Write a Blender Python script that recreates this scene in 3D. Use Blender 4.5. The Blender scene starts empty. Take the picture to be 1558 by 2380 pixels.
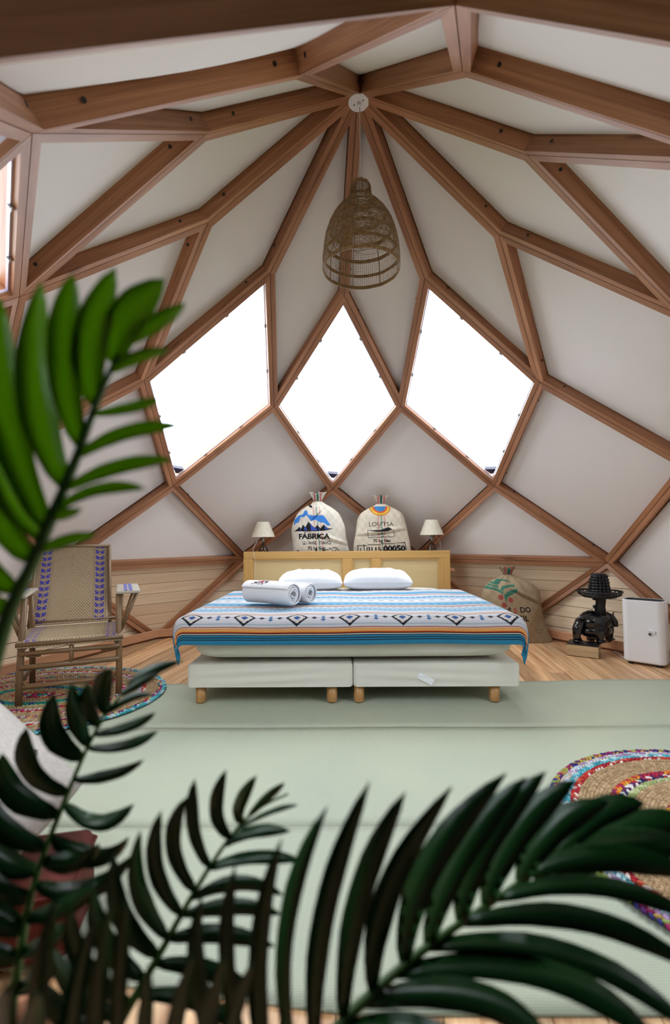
import bpy, math, random
import numpy as np
from mathutils import Vector, Matrix
random.seed(7); rng = np.random.default_rng(7)
SC = bpy.context.scene; COL = SC.collection
PI = math.pi
# ------------------------------------------------------------------ camera
FPX, PIT, ROL, YAW = 1131.67, .047794, -.00726, .0093186
S = .9; SL = .7724270
CAM = np.array([-.1235, -2.6882, .9433])
_cy, _sy, _cp, _sp, _cr, _sr = math.cos(YAW), math.sin(YAW), math.cos(PIT), math.sin(PIT), math.cos(ROL), math.sin(ROL)
R1 = np.array([[_cy, _sy, 0], [-_sy, _cy, 0], [0, 0, 1]])
fwd = Vector(R1.T @ np.array([0, _cp, _sp])); up0 = Vector(R1.T @ np.array([0, -_sp, _cp])); rt0 = Vector(R1.T @ np.array([1, 0, 0]))
up = up0 * _cr + rt0 * _sr * -1
rt = fwd.cross(up)
cd = bpy.data.cameras.new('camera'); cam = bpy.data.objects.new('camera', cd); COL.objects.link(cam)
cam.matrix_world = Matrix(((rt.x, up.x, -fwd.x, CAM[0]), (rt.y, up.y, -fwd.y, CAM[1]), (rt.z, up.z, -fwd.z, CAM[2]), (0, 0, 0, 1)))
cd.sensor_fit = 'HORIZONTAL'; cd.sensor_width = 36; cd.lens = FPX / 1558 * 36; cd.clip_start = .02
cd.dof.use_dof = True; cd.dof.focus_distance = 3.3; cd.dof.aperture_fstop = 3.0
SC.camera = cam
# ------------------------------------------------------------------ world, light, exposure
W = bpy.data.worlds.new('overcast'); SC.world = W; W.use_nodes = True
wn = W.node_tree.nodes; wl = W.node_tree.links
bg = wn['Background']; bg.inputs[1].default_value = 7.0
tc = wn.new('ShaderNodeTexCoord'); sx = wn.new('ShaderNodeSeparateXYZ'); cr_ = wn.new('ShaderNodeValToRGB')
wl.new(tc.outputs['Generated'], sx.inputs[0]); wl.new(sx.outputs[2], cr_.inputs[0]); wl.new(cr_.outputs[0], bg.inputs[0])
cr_.color_ramp.elements[0].color = (.72, .80, .92, 1); cr_.color_ramp.elements[1].color = (.93, .97, 1, 1)
SC.view_settings.view_transform = 'Standard'; SC.view_settings.look = 'None'; SC.view_settings.gamma = 1
SC.view_settings.use_curve_mapping = False; SC.view_settings.exposure = 0.42

def ray(px, py):
    a, b = px - 779, py - 1190
    u = a * _cr + b * _sr; v = -a * _sr + b * _cr
    x, y, z = u / FPX, 1, -v / FPX
    return R1.T @ np.array([x, y * _cp - z * _sp, y * _sp + z * _cp])
def at(px, py, d): return CAM + ray(px, py) * d
def atz(px, py, z=0.):
    r = ray(px, py); return CAM + r * (z - CAM[2]) / r[2]
def aty(px, py, Y):
    r = ray(px, py); return CAM + r * (Y - CAM[1]) / r[1]
V = lambda *a: np.array(a, float)
def unit(a): a = np.array(a, float); return a / max(np.linalg.norm(a), 1e-9)
# ------------------------------------------------------------------ materials
MATS = {}
def mat(name, col=(.8, .8, .8), rough=.5, metal=0, spec=.5):
    m = bpy.data.materials.new(name); m.use_nodes = True; MATS[name] = m
    b = m.node_tree.nodes['Principled BSDF']
    b.inputs['Base Color'].default_value = (*col, 1); b.inputs['Roughness'].default_value = rough
    b.inputs['Metallic'].default_value = metal; b.inputs['Specular IOR Level'].default_value = spec
    return m
class NT:
    def __init__(s, m): s.t = m.node_tree; s.n = s.t.nodes; s.l = s.t.links; s.b = s.n['Principled BSDF']
    def new(s, t, **k):
        n = s.n.new(t)
        for a, v in k.items(): setattr(n, a, v)
        return n
    def link(s, a, b): s.l.new(a, b)
    def map(s, src, scale, loc=None):
        m = s.new('ShaderNodeMapping'); m.inputs['Scale'].default_value = scale; s.link(src, m.inputs[0])
        if loc is not None: s.link(loc, m.inputs['Location'])
        return m.outputs[0]
    def noise(s, vec, scale=1, detail=4, rough=.5, dist=0):
        n = s.new('ShaderNodeTexNoise'); s.link(vec, n.inputs['Vector']); n.inputs['Scale'].default_value = scale
        n.inputs['Detail'].default_value = detail; n.inputs['Roughness'].default_value = rough; n.inputs['Distortion'].default_value = dist
        return n.outputs[0]
    def ramp(s, f, stops):
        r = s.new('ShaderNodeValToRGB'); s.link(f, r.inputs[0]); e = r.color_ramp.elements
        while len(e) < len(stops): e.new(.5)
        for x, (p, c) in zip(e, stops): x.position = p; x.color = (*c, 1) if len(c) == 3 else c
        return r.outputs[0]
    def mix(s, f, a, b, mode='MIX'):
        m = s.new('ShaderNodeMix', data_type='RGBA', blend_type=mode)
        for v, i in ((f, 0), (a, 6), (b, 7)):
            if isinstance(v, (int, float)): m.inputs[i].default_value = v
            elif isinstance(v, tuple): m.inputs[i].default_value = (*v, 1)
            else: s.link(v, m.inputs[i])
        return m.outputs[2]
    def math(s, op, a, b=0):
        m = s.new('ShaderNodeMath', operation=op)
        for v, i in ((a, 0), (b, 1)):
            if isinstance(v, (int, float)): m.inputs[i].default_value = v
            else: s.link(v, m.inputs[i])
        return m.outputs[0]
    def bump(s, h, st=.3, d=.002):
        b = s.new('ShaderNodeBump'); b.inputs['Strength'].default_value = st; b.inputs['Distance'].default_value = d
        s.link(h, b.inputs['Height']); s.link(b.outputs[0], s.b.inputs['Normal'])
def wood(name, light, dark, rough=.55, knots=True, vary=.25, fine=60, knotcol=None):
    m = mat(name, light, rough); t = NT(m)
    uv = t.new('ShaderNodeTexCoord').outputs['UV']
    oi = t.new('ShaderNodeObjectInfo'); off = t.new('ShaderNodeCombineXYZ')
    t.link(t.math('MULTIPLY', oi.outputs['Random'], 37), off.inputs[0]); t.link(t.math('MULTIPLY', oi.outputs['Random'], 91), off.inputs[1])
    g = t.noise(t.map(uv, (1.6, fine, 1), off.outputs[0]), 1, 5, .6, .4)
    g2 = t.noise(t.map(uv, (.7, 9, 1), off.outputs[0]), 1, 3, .5, 1.2)
    c = t.ramp(t.math('ADD', t.math('MULTIPLY', g, .5), t.math('MULTIPLY', g2, .5)), [(.38, dark), (.6, light)])
    if knots:
        vo = t.new('ShaderNodeTexVoronoi'); t.link(t.map(uv, (1.5, 7, 1), off.outputs[0]), vo.inputs[0]); vo.inputs['Scale'].default_value = 1
        kf = t.ramp(vo.outputs['Distance'], [(.045, (1, 1, 1)), (.12, (0, 0, 0))])
        c = t.mix(t.math('MULTIPLY', kf, .8), c, knotcol or tuple(x * .45 for x in dark))
    hs = t.new('ShaderNodeHueSaturation'); t.link(c, hs.inputs['Color'])
    t.link(t.math('ADD', t.math('MULTIPLY', oi.outputs['Random'], vary), 1 - vary / 2), hs.inputs['Value'])
    t.link(hs.outputs[0], t.b.inputs['Base Color']); t.bump(g, .25, .0015)
    return m
wood('beam_wood', (.47, .22, .11), (.28, .11, .047), .5, vary=.26)
wood('plank_wood', (.90, .73, .52), (.80, .60, .39), .5, vary=.14, knotcol=(.4, .2, .09))
wood('floor_wood', (.78, .50, .28), (.40, .19, .08), .38, vary=.65, fine=34, knotcol=(.16, .07, .03))
wood('board_wood', (.66, .36, .2), (.55, .27, .14), .5)
wood('headboard_wood', (.68, .42, .15), (.58, .33, .10), .35, knots=False, vary=0)
wood('headboard_panel', (.70, .54, .29), (.66, .50, .26), .35, knots=False, vary=0)
wood('leg_wood', (.50, .27, .10), (.42, .21, .07), .4, knots=False)
wood('crate_wood', (.62, .47, .28), (.48, .34, .18), .6)
wood('rattan', (.27, .165, .08), (.14, .075, .035), .38, knots=False, vary=.4, fine=25)
wood('added_porch_wood', (.10, .115, .125), (.07, .08, .09), .7, knots=False)  # added porch, toned dark grey so the leaves reflect less brown
wood('outer_wood', (.35, .25, .16), (.25, .17, .1), .7)
def soft(name, col, rough=.8, sc=40, amt=.06, bst=.2, bd=.001, coord='Object'):
    m = mat(name, col, rough, spec=.3); t = NT(m); v = t.new('ShaderNodeTexCoord').outputs[coord]
    n = t.noise(v, sc, 3); c = t.mix(n, tuple(x * (1 - amt) for x in col), tuple(min(1, x * (1 + amt)) for x in col))
    t.link(c, t.b.inputs['Base Color']); t.bump(t.noise(v, sc * 6, 2), bst, bd); return m
soft('canvas', (.80, .745, .70), .85, 3, .02, .15, .0006)
soft('sheet', (.74, .72, .64), .8, 5, .03, .1)
soft('white_cotton', (.88, .90, .94), .8, 5, .02, .1)
soft('towelling', (.88, .89, .92), .95, 60, .03, .7, .003)
soft('red_leather', (.09, .013, .007), .8, 30, .35, .5, .002)
mat('dark_metal', (.012, .010, .010), .5); mat('dark_blue', (.02, .02, .06), .5)
mat('bead', (.62, .60, .74), .3, .3); mat('white_plastic', (.80, .80, .82), .3); mat('grey_metal', (.35, .33, .31), .35, .9)
mat('black_gloss', (.006, .006, .008), .12, spec=.8); mat('black_matt', (.007, .007, .009), .45)
mat('faded_blue', (.16, .15, .42), .8); mat('black_seam', (.01, .008, .008), .8); mat('white_cord', (.75, .75, .78), .5); mat('hem_teal', (.03, .20, .34), .85)
m = mat('brown_glaze', (.12, .055, .018), .12); t = NT(m); v = t.new('ShaderNodeTexCoord').outputs['Object']
vo = t.new('ShaderNodeTexVoronoi'); t.link(v, vo.inputs[0]); vo.inputs['Scale'].default_value = 60
t.link(t.ramp(vo.outputs[0], [(.1, (.20, .10, .035)), (.5, (.05, .02, .008))]), t.b.inputs['Base Color'])
m = mat('lampshade', (.72, .66, .50), .7); NT(m).b.inputs['Subsurface Weight'].default_value = 0
t = NT(m); v = t.new('ShaderNodeTexCoord').outputs['Object']
t.link(t.ramp(t.noise(v, 45, 4), [(.3, (.66, .60, .46)), (.6, (.76, .71, .58))]), t.b.inputs['Base Color'])
m = mat('wicker', (.30, .18, .08), .6); t = NT(m)
t.link(t.ramp(t.noise(t.new('ShaderNodeTexCoord').outputs['Object'], 60, 3), [(.3, (.19, .105, .04)), (.7, (.38, .24, .115))]), t.b.inputs['Base Color'])
def attrmat(name, rough=.85, weave=300, bst=.3, bd=.001, amt=.15, spec=.25):
    m = mat(name, rough=rough, spec=spec); t = NT(m); a = t.new('ShaderNodeAttribute', attribute_name='Col')
    v = t.new('ShaderNodeTexCoord').outputs['Object']; n = t.noise(v, weave, 2)
    c = t.mix(1.0, a.outputs['Color'], t.ramp(n, [(.3, (1 - amt,) * 3), (.7, (1, 1, 1))]), 'MULTIPLY')
    t.link(c, t.b.inputs['Base Color']); t.bump(n, bst, bd); return m
attrmat('blanket_weave', .9, 260, .3, .001); attrmat('burlap', .95, 330, .6, .0015, .22)
attrmat('cane', .55, 200, .3, .0008, .2, .4); attrmat('braid', .8, 500, .5, .001, .25); attrmat('towel_print', .95, 350, .6, .002, .05)
# mat: woven polypropylene
m = mat('woven_mat', (.55, .6, .5), .6, spec=.3); t = NT(m); o = t.new('ShaderNodeTexCoord').outputs['Object']
w1 = t.new('ShaderNodeTexWave', wave_type='BANDS', bands_direction='Y'); w1.inputs['Scale'].default_value = 48; t.link(o, w1.inputs[0])
w2 = t.new('ShaderNodeTexWave', wave_type='BANDS', bands_direction='X'); w2.inputs['Scale'].default_value = 62; t.link(o, w2.inputs[0])
w1.inputs['Distortion'].default_value = .6; w1.inputs['Detail Scale'].default_value = 6
f = t.math('MULTIPLY', w1.outputs[1], w2.outputs[1])
big = t.noise(o, 1.3, 3)
c = t.ramp(f, [(.02, (.28, .32, .24)), (.45, (.54, .57, .47))]); c = t.mix(t.ramp(big, [(.35, (0, 0, 0)), (.7, (.5, .5, .5))]), c, (.50, .52, .37), 'MIX')
t.link(c, t.b.inputs['Base Color']); t.bump(f, .5, .0015)
# leaves
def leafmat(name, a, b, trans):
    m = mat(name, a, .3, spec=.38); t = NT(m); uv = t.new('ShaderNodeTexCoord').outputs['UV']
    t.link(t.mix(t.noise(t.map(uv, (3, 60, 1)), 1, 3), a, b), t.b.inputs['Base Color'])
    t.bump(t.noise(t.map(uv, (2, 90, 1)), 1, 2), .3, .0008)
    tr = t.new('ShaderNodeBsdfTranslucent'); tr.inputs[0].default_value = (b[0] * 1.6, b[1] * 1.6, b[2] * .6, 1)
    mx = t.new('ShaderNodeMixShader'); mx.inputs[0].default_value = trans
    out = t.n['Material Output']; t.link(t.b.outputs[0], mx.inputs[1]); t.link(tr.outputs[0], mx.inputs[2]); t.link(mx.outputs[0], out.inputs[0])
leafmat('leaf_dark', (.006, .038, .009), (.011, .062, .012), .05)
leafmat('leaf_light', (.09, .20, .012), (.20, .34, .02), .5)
mat('stem_green', (.05, .12, .02), .4)
# glass, plastic film
def film(name, fac, tint, rough=.02):
    m = mat(name, (1, 1, 1), rough); t = NT(m); g = t.new('ShaderNodeBsdfGlossy'); g.inputs['Roughness'].default_value = rough
    tr = t.new('ShaderNodeBsdfTransparent'); tr.inputs[0].default_value = (*tint, 1); mx = t.new('ShaderNodeMixShader')
    mx.inputs[0].default_value = .05 + fac
    t.link(tr.outputs[0], mx.inputs[1]); t.link(g.outputs[0], mx.inputs[2]); t.link(mx.outputs[0], t.n['Material Output'].inputs[0])
film('glass', 0, (.97, .98, .98)); film('plastic_film', .12, (.93, .94, .95), .12)
soft('terracotta', (.35, .15, .08), .8, 20, .2); soft('soil', (.05, .03, .02), .95, 60, .4, .8, .01)
soft('grass_ground', (.10, .16, .05), .9, 4, .4)
# ------------------------------------------------------------------ object helpers
def tag(o, label=None, cat=None, group=None, kind=None):
    for k, v in (('label', label), ('category', cat), ('group', group), ('kind', kind)):
        if v: o[k] = v
    return o
def par(o, p):
    if p is not None:
        o.parent = p; o.matrix_parent_inverse = Matrix.Translation(p.location).inverted()
def thing(name, label, cat, loc, group=None):
    o = bpy.data.objects.new(name, None); o.location = loc; o.empty_display_size = .1; COL.objects.link(o)
    return tag(o, label, cat, group)
def link(name, me, mats, parent=None, smooth=False):
    for m in (mats if isinstance(mats, (list, tuple)) else [mats]): me.materials.append(MATS[m])
    if smooth: me.polygons.foreach_set('use_smooth', [True] * len(me.polygons))
    o = bpy.data.objects.new(name, me); COL.objects.link(o); par(o, parent); return o
class MB:
    def __init__(s): s.v = []; s.f = []; s.m = []; s.uvd = None
    def add(s, vs, fs, mi=0):
        n = len(s.v); s.v += [tuple(map(float, p)) for p in vs]; s.f += [tuple(i + n for i in f) for f in fs]; s.m += [mi] * len(fs); return s
    def hexa(s, a, mi=0):   # 8 points: bottom 4 ccw, top 4
        return s.add(a, [(3, 2, 1, 0), (4, 5, 6, 7), (0, 1, 5, 4), (1, 2, 6, 5), (2, 3, 7, 6), (3, 0, 4, 7)], mi)
    def box(s, c, h, ax=None, mi=0):
        c = np.array(c, float); ax = np.eye(3) if ax is None else np.array(ax, float)
        q = [(-1, -1), (1, -1), (1, 1), (-1, 1)]
        return s.hexa([c + ax[0] * x * h[0] + ax[1] * y * h[1] + ax[2] * z * h[2] for z in (-1, 1) for x, y in q], mi)
    def rbox(s, c, h, r=.01, ax=None, n=3, mi=0):   # rounded box (superellipse style rounded grid)
        c = np.array(c, float); ax = np.eye(3) if ax is None else np.array(ax, float); h = np.array(h, float)
        r = min(r, *h)
        pts = []; K = n * 2 + 2
        prof = [(math.sin(a), -math.cos(a)) for a in [i * PI / 2 / n for i in range(n + 1)]]
        rings = [(h[2] * -1 + r + r * z, q) for q, z in prof] + [(h[2] - r - r * z, q) for q, z in prof[::-1]]
        vs = []
        for z, q in rings:
            for cx, cy, a0 in ((1, 1, 0), (-1, 1, 1), (-1, -1, 2), (1, -1, 3)):
                for i in range(n + 1):
                    a = (a0 + i / n) * PI / 2
                    vs.append(c + ax[0] * (cx * (h[0] - r) + r * q * math.cos(a)) + ax[1] * (cy * (h[1] - r) + r * q * math.sin(a)) + ax[2] * z)
        k = 4 * (n + 1); fs = [tuple(range(k))[::-1], tuple(range((len(rings) - 1) * k, len(rings) * k))]
        for j in range(len(rings) - 1):
            for i in range(k): fs.append((j * k + i, j * k + (i + 1) % k, (j + 1) * k + (i + 1) % k, (j + 1) * k + i))
        return s.add(vs, fs, mi)
    def tube(s, pts, r, n=8, mi=0, cap=True):
        pts = [np.array(p, float) for p in pts]; rs = r if isinstance(r, (list, tuple, np.ndarray)) else [r] * len(pts)
        vs = []; prev = None
        for i, p in enumerate(pts):
            d = unit(pts[min(i + 1, len(pts) - 1)] - pts[max(i - 1, 0)])
            if prev is None: a = unit(np.cross(d, (0, 0, 1) if abs(d[2]) < .9 else (1, 0, 0)))
            else: a = unit(prev - d * prev.dot(d))
            prev = a; b = np.cross(d, a)
            for k in range(n): vs.append(p + (a * math.cos(2 * PI * k / n) + b * math.sin(2 * PI * k / n)) * rs[i])
        fs = [(i * n + k, i * n + (k + 1) % n, (i + 1) * n + (k + 1) % n, (i + 1) * n + k) for i in range(len(pts) - 1) for k in range(n)]
        if cap: fs += [tuple(range(n))[::-1], tuple(range((len(pts) - 1) * n, len(pts) * n))]
        return s.add(vs, fs, mi)
    def lathe(s, prof, c, n=24, mi=0, sx=1, sy=1, cap=True):
        c = np.array(c, float); vs = [c + V(r * sx * math.cos(2 * PI * k / n), r * sy * math.sin(2 * PI * k / n), z) for r, z in prof for k in range(n)]
        fs = [(i * n + k, i * n + (k + 1) % n, (i + 1) * n + (k + 1) % n, (i + 1) * n + k) for i in range(len(prof) - 1) for k in range(n)]
        if cap: fs += [tuple(range(n))[::-1], tuple(range((len(prof) - 1) * n, len(prof) * n))]
        return s.add(vs, fs, mi)
    def ell(s, c, r, ax=None, n=12, mi=0):
        ax = np.eye(3) if ax is None else np.array(ax, float); vs = []
        for i in range(n // 2 + 1):
            a = PI * (i + .02) / (n // 2 + .04)
            for k in range(n):
                b = 2 * PI * k / n
                vs.append(np.array(c) + ax[0] * r[0] * math.sin(a) * math.cos(b) + ax[1] * r[1] * math.sin(a) * math.sin(b) - ax[2] * r[2] * math.cos(a))
        h = n // 2
        fs = [(i * n + k, i * n + (k + 1) % n, (i + 1) * n + (k + 1) % n, (i + 1) * n + k) for i in range(h) for k in range(n)] + [tuple(range(n))[::-1], tuple(range(h * n, h * n + n))]
        return s.add(vs, fs, mi)
    def build(s, name, mats, parent=None, smooth=False, axis=None):
        me = bpy.data.meshes.new(name); me.from_pydata(s.v, [], s.f); me.polygons.foreach_set('material_index', s.m)
        vv = np.array(s.v); ax = unit(axis if axis is not None else (1, 0, 0))
        b = unit(np.cross(ax, (0, 0, 1) if abs(ax[2]) < .9 else (1, 0, 0))); c = np.cross(ax, b)
        uv = me.uv_layers.new(name='UVMap'); li = np.empty(len(me.loops), int); me.loops.foreach_get('vertex_index', li)
        q = np.stack([vv @ ax, vv @ b + 1.37 * (vv @ c)], 1)[li]; uv.data.foreach_set('uv', q.astype(np.float32).ravel())
        return link(name, me, mats, parent, smooth)
def grid_mesh(name, P, C, mats, parent=None, wrap=False, smooth=True, extra=None):
    """P (nu,nv,3) points, C (nu,nv,3) colours"""
    nu, nv = P.shape[:2]; me = bpy.data.meshes.new(name)
    i, j = np.meshgrid(np.arange(nu if wrap else nu - 1), np.arange(nv - 1), indexing='ij'); i2 = (i + 1) % nu
    F = np.stack([i * nv + j, i2 * nv + j, i2 * nv + j + 1, i * nv + j + 1], -1).reshape(-1, 4)
    raw_mesh(me, P.reshape(-1, 3), F)
    if C is not None: setcol(me, C.reshape(-1, 3))
    return link(name, me, mats, parent, smooth)
def raw_mesh(me, verts, F):
    n = F.shape[1]; me.vertices.add(len(verts)); me.vertices.foreach_set('co', np.asarray(verts, np.float32).ravel())
    me.loops.add(F.size); me.loops.foreach_set('vertex_index', F.astype(np.int32).ravel())
    me.polygons.add(len(F)); me.polygons.foreach_set('loop_start', np.arange(0, F.size, n, dtype=np.int32)); me.update(calc_edges=True); me.validate()
def setcol(me, C):
    a = me.color_attributes.new('Col', 'FLOAT_COLOR', 'POINT'); q = np.ones((len(C), 4), np.float32); q[:, :3] = C; a.data.foreach_set('color', q.ravel())
# text and shape rasterising into vertex colours (flat print)
def text_tris(txt, size, bold=0.):
    cu = bpy.data.curves.new('t', 'FONT'); cu.body = txt; cu.size = size; cu.align_x = 'CENTER'; cu.offset = bold; cu.resolution_u = 3
    ob = bpy.data.objects.new('t', cu); COL.objects.link(ob); dg = bpy.context.evaluated_depsgraph_get()
    me = ob.evaluated_get(dg).to_mesh(); me.calc_loop_triangles(); vs = np.array([v.co[:2] for v in me.vertices]).reshape(-1, 2)
    tr = np.array([t.vertices[:] for t in me.loop_triangles], int); out = vs[tr] if len(tr) else np.zeros((0, 3, 2))
    ob.evaluated_get(dg).to_mesh_clear(); bpy.data.objects.remove(ob); bpy.data.curves.remove(cu); return out
def paint(C, X, Z, tris, col, ox=0, oz=0, sx=1, sz=1, mask=None, a=1.):
    for T in tris:
        t = T * [sx, sz] + [ox, oz]; lo = t.min(0) - .0005; hi = t.max(0) + .0005
        w = np.nonzero((X > lo[0]) & (X < hi[0]) & (Z > lo[1]) & (Z < hi[1]) & (mask if mask is not None else True))
        if not len(w[0]): continue
        p = np.stack([X[w], Z[w]], 1); s = []
        for k in range(3):
            e = t[(k + 1) % 3] - t[k]; s.append(e[0] * (p[:, 1] - t[k, 1]) - e[1] * (p[:, 0] - t[k, 0]))
        s = np.array(s); ins = (s >= -1e-7).all(0) | (s <= 1e-7).all(0)
        C[w[0][ins], w[1][ins]] = C[w[0][ins], w[1][ins]] * (1 - a) + np.array(col) * a
def poly_tris(pts):
    from mathutils.geometry import tessellate_polygon
    P = np.array(pts, float); return np.array([[P[i] for i in t] for t in tessellate_polygon([[Vector((x, y, 0)) for x, y in P]])])
# ------------------------------------------------------------------ the dome: a nine-sided zonohedron of rhombi
ROT = .0793103
vk = [V(math.cos(ROT - 2 * PI * k / 9 + PI / 2), math.sin(ROT - 2 * PI * k / 9 + PI / 2), -SL) * S for k in range(9)]
APEX = V(0, 0, 5 * SL * S)
def key(k, j): return (k % 9, j) if j else (0, 0)
NODE = {}
for j in range(6):
    for k in range(9): NODE[key(k, j)] = APEX + sum((vk[(k + i) % 9] for i in range(j)), V(0, 0, 0))
MEAS = {'A': (800, 685), 'B': (988, 648), 'C': (1160, 545), 'D': (1225, 360), 'E': (1075, 165), 'F': (705, 175), 'G': (478, 313), 'H': (483, 518), 'I': (628, 635),
        'EF': (1058, 12), 'FG': (75, 310), 'GH': (45, 690), 'HI': (335, 885), 'IA': (637, 945), 'AB': (932, 945), 'BC': (1255, 888),
        'HIA': (403, 1130), 'IAB': (773, 1138), 'ABC': (1150, 1130), 'ABCD': (1412, 1308), 'HIAB': (568, 1300), 'EFG': (-277, 168), 'DEF': (2719, 294)}
for nm, (px, py) in MEAS.items():
    kk = key('ABCDEFGHI'.index(nm[0]), len(nm)); p = NODE[kk]; q = R1 @ (p - CAM); d = q[1] * _cp + q[2] * _sp
    NODE[kk] = at(px, py, d)       # as-built joints, a few centimetres off the ideal solid
FACES = []   # (list of node keys, kind, j, k)
for j in range(4):
    for k in range(9):
        a, b, c, d = key(k, j), key(k - 1, j + 1), key(k - 1, j + 2), key(k, j + 1)
        if (3, 4) in (a, b, c, d): continue
        kind = 'panel'
        if j == 1 and k in (0, 1, 8): kind = 'window'
        if j == 2 and k in (3, 5): kind = 'window'
        if j == 1 and k == 6: FACES += [([a, b, d], 'panel', j, k), ([b, c, d], 'window', j, k)]; continue
        if j == 3 and k in (7, 8, 0): FACES += [([a, b, d], 'panel', j, k), ([b, c, d], 'plank', j, k)]; continue
        FACES.append(([a, b, c, d], kind, j, k))
for k in range(9):
    if k != 3: FACES.append(([key(k, 4), key(k - 1, 5), key(k, 5)], 'plank', 4, k))
def fnorm(ks):   # outward normal
    P = [NODE[q] for q in ks]; n = np.zeros(3)
    for i in range(len(P)): n += np.cross(P[i], P[(i + 1) % len(P)])
    n = unit(n); c = sum(P) / len(P)
    return n if n.dot(c - V(0, 0, 1.2)) > 0 else -n
DEP, WID = .105, .036
NRM = [fnorm(f[0]) for f in FACES]
OUT = {}
for q in NODE:
    ns = [NRM[i] for i, f in enumerate(FACES) if q in f[0]]
    if ns: OUT[q] = NODE[q] + np.linalg.lstsq(np.array(ns), np.full(len(ns), DEP), rcond=.15)[0]
def inset(P, w):
    r = []
    for i in range(len(P)):
        a = unit(P[(i + 1) % len(P)] - P[i]); b = unit(P[i - 1] - P[i]); s = max(np.linalg.norm(np.cross(a, b)), .2)
        r.append(P[i] + (a + b) * w / s)
    return r
def slab(name, P, n, t, mats, parent, axis=None, bev=0):   # convex polygon P extruded by t along n
    m = MB(); k = len(P); vs = list(P) + [p + n * t for p in P]
    m.add(vs, [tuple(range(k))[::-1], tuple(range(k, 2 * k))] + [(i, (i + 1) % k, k + (i + 1) % k, k + i) for i in range(k)])
    return m.build(name, mats, parent, axis=axis)
def azside(p): 
    a = math.degrees(math.atan2(p[0], p[1]))
    return 'wall_back' if abs(a) < 48 else ('wall_right' if 0 < a < 150 else 'wall_left' if -150 < a < 0 else 'wall_front')
shells = {'ceiling': MB(), 'wall_back': MB(), 'wall_left': MB(), 'wall_right': MB(), 'wall_front': MB()}
def shell_of(f): 
    c = sum(NODE[q] for q in f[0]) / len(f[0]); return 'ceiling' if f[2] < 2 else azside(c)
for i, f in enumerate(FACES):
    if f[1] == 'window': continue
    P = [OUT[q] for q in f[0]]; n = NRM[i]; k = len(P); vs = [p + n * .001 for p in P] + [p + n * .011 for p in P]
    shells[shell_of(f)].add(vs, [tuple(range(k))[::-1], tuple(range(k, 2 * k))] + [(a, (a + 1) % k, k + (a + 1) % k, k + a) for a in range(k)])
SH = {}
for nme, mb in shells.items():
    if mb.v: SH[nme] = tag(mb.build(nme, 'outer_wood'), kind='structure')
# beams: one object per edge, made of the half-beams of the two frames that meet there
edges = {}
for i, f in enumerate(FACES):
    ks = f[0]; N = [NODE[q] for q in ks]; O = [OUT[q] for q in ks]; A = inset(N, .0018); Q = inset(N, WID); QO = inset(O, WID)
    for a in range(len(ks)):
        b = (a + 1) % len(ks); e = tuple(sorted((ks[a], ks[b])))
        m, par_ = edges.setdefault(e, (MB(), shell_of(f)))
        vs = [A[a], A[b], Q[b], Q[a], O[a], O[b], QO[b], QO[a]]
        m.hexa(vs, 0)
        d = unit(N[b] - N[a]); L = np.linalg.norm(N[b] - N[a]); side = unit(np.cross(NRM[i], d)); cen = sum(N) / len(N)
        if side.dot(cen - N[a]) < 0: side = -side
        for tt in (.17, L - .17):      # countersunk bolt holes
            if L > .5 and f[1] != 'window' and rng.random() < .75 and f[2] < 3:
                p = N[a] + d * tt + side * (WID + .0004) + NRM[i] * .045
                m.tube([p - side * .002, p + side * .0006], .0085, 10, 1)
for e, (m, sh) in edges.items():
    ax = NODE[e[1]] - NODE[e[0]]; m.build('beam', ['beam_wood', 'dark_metal'], SH[sh], axis=ax)
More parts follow.
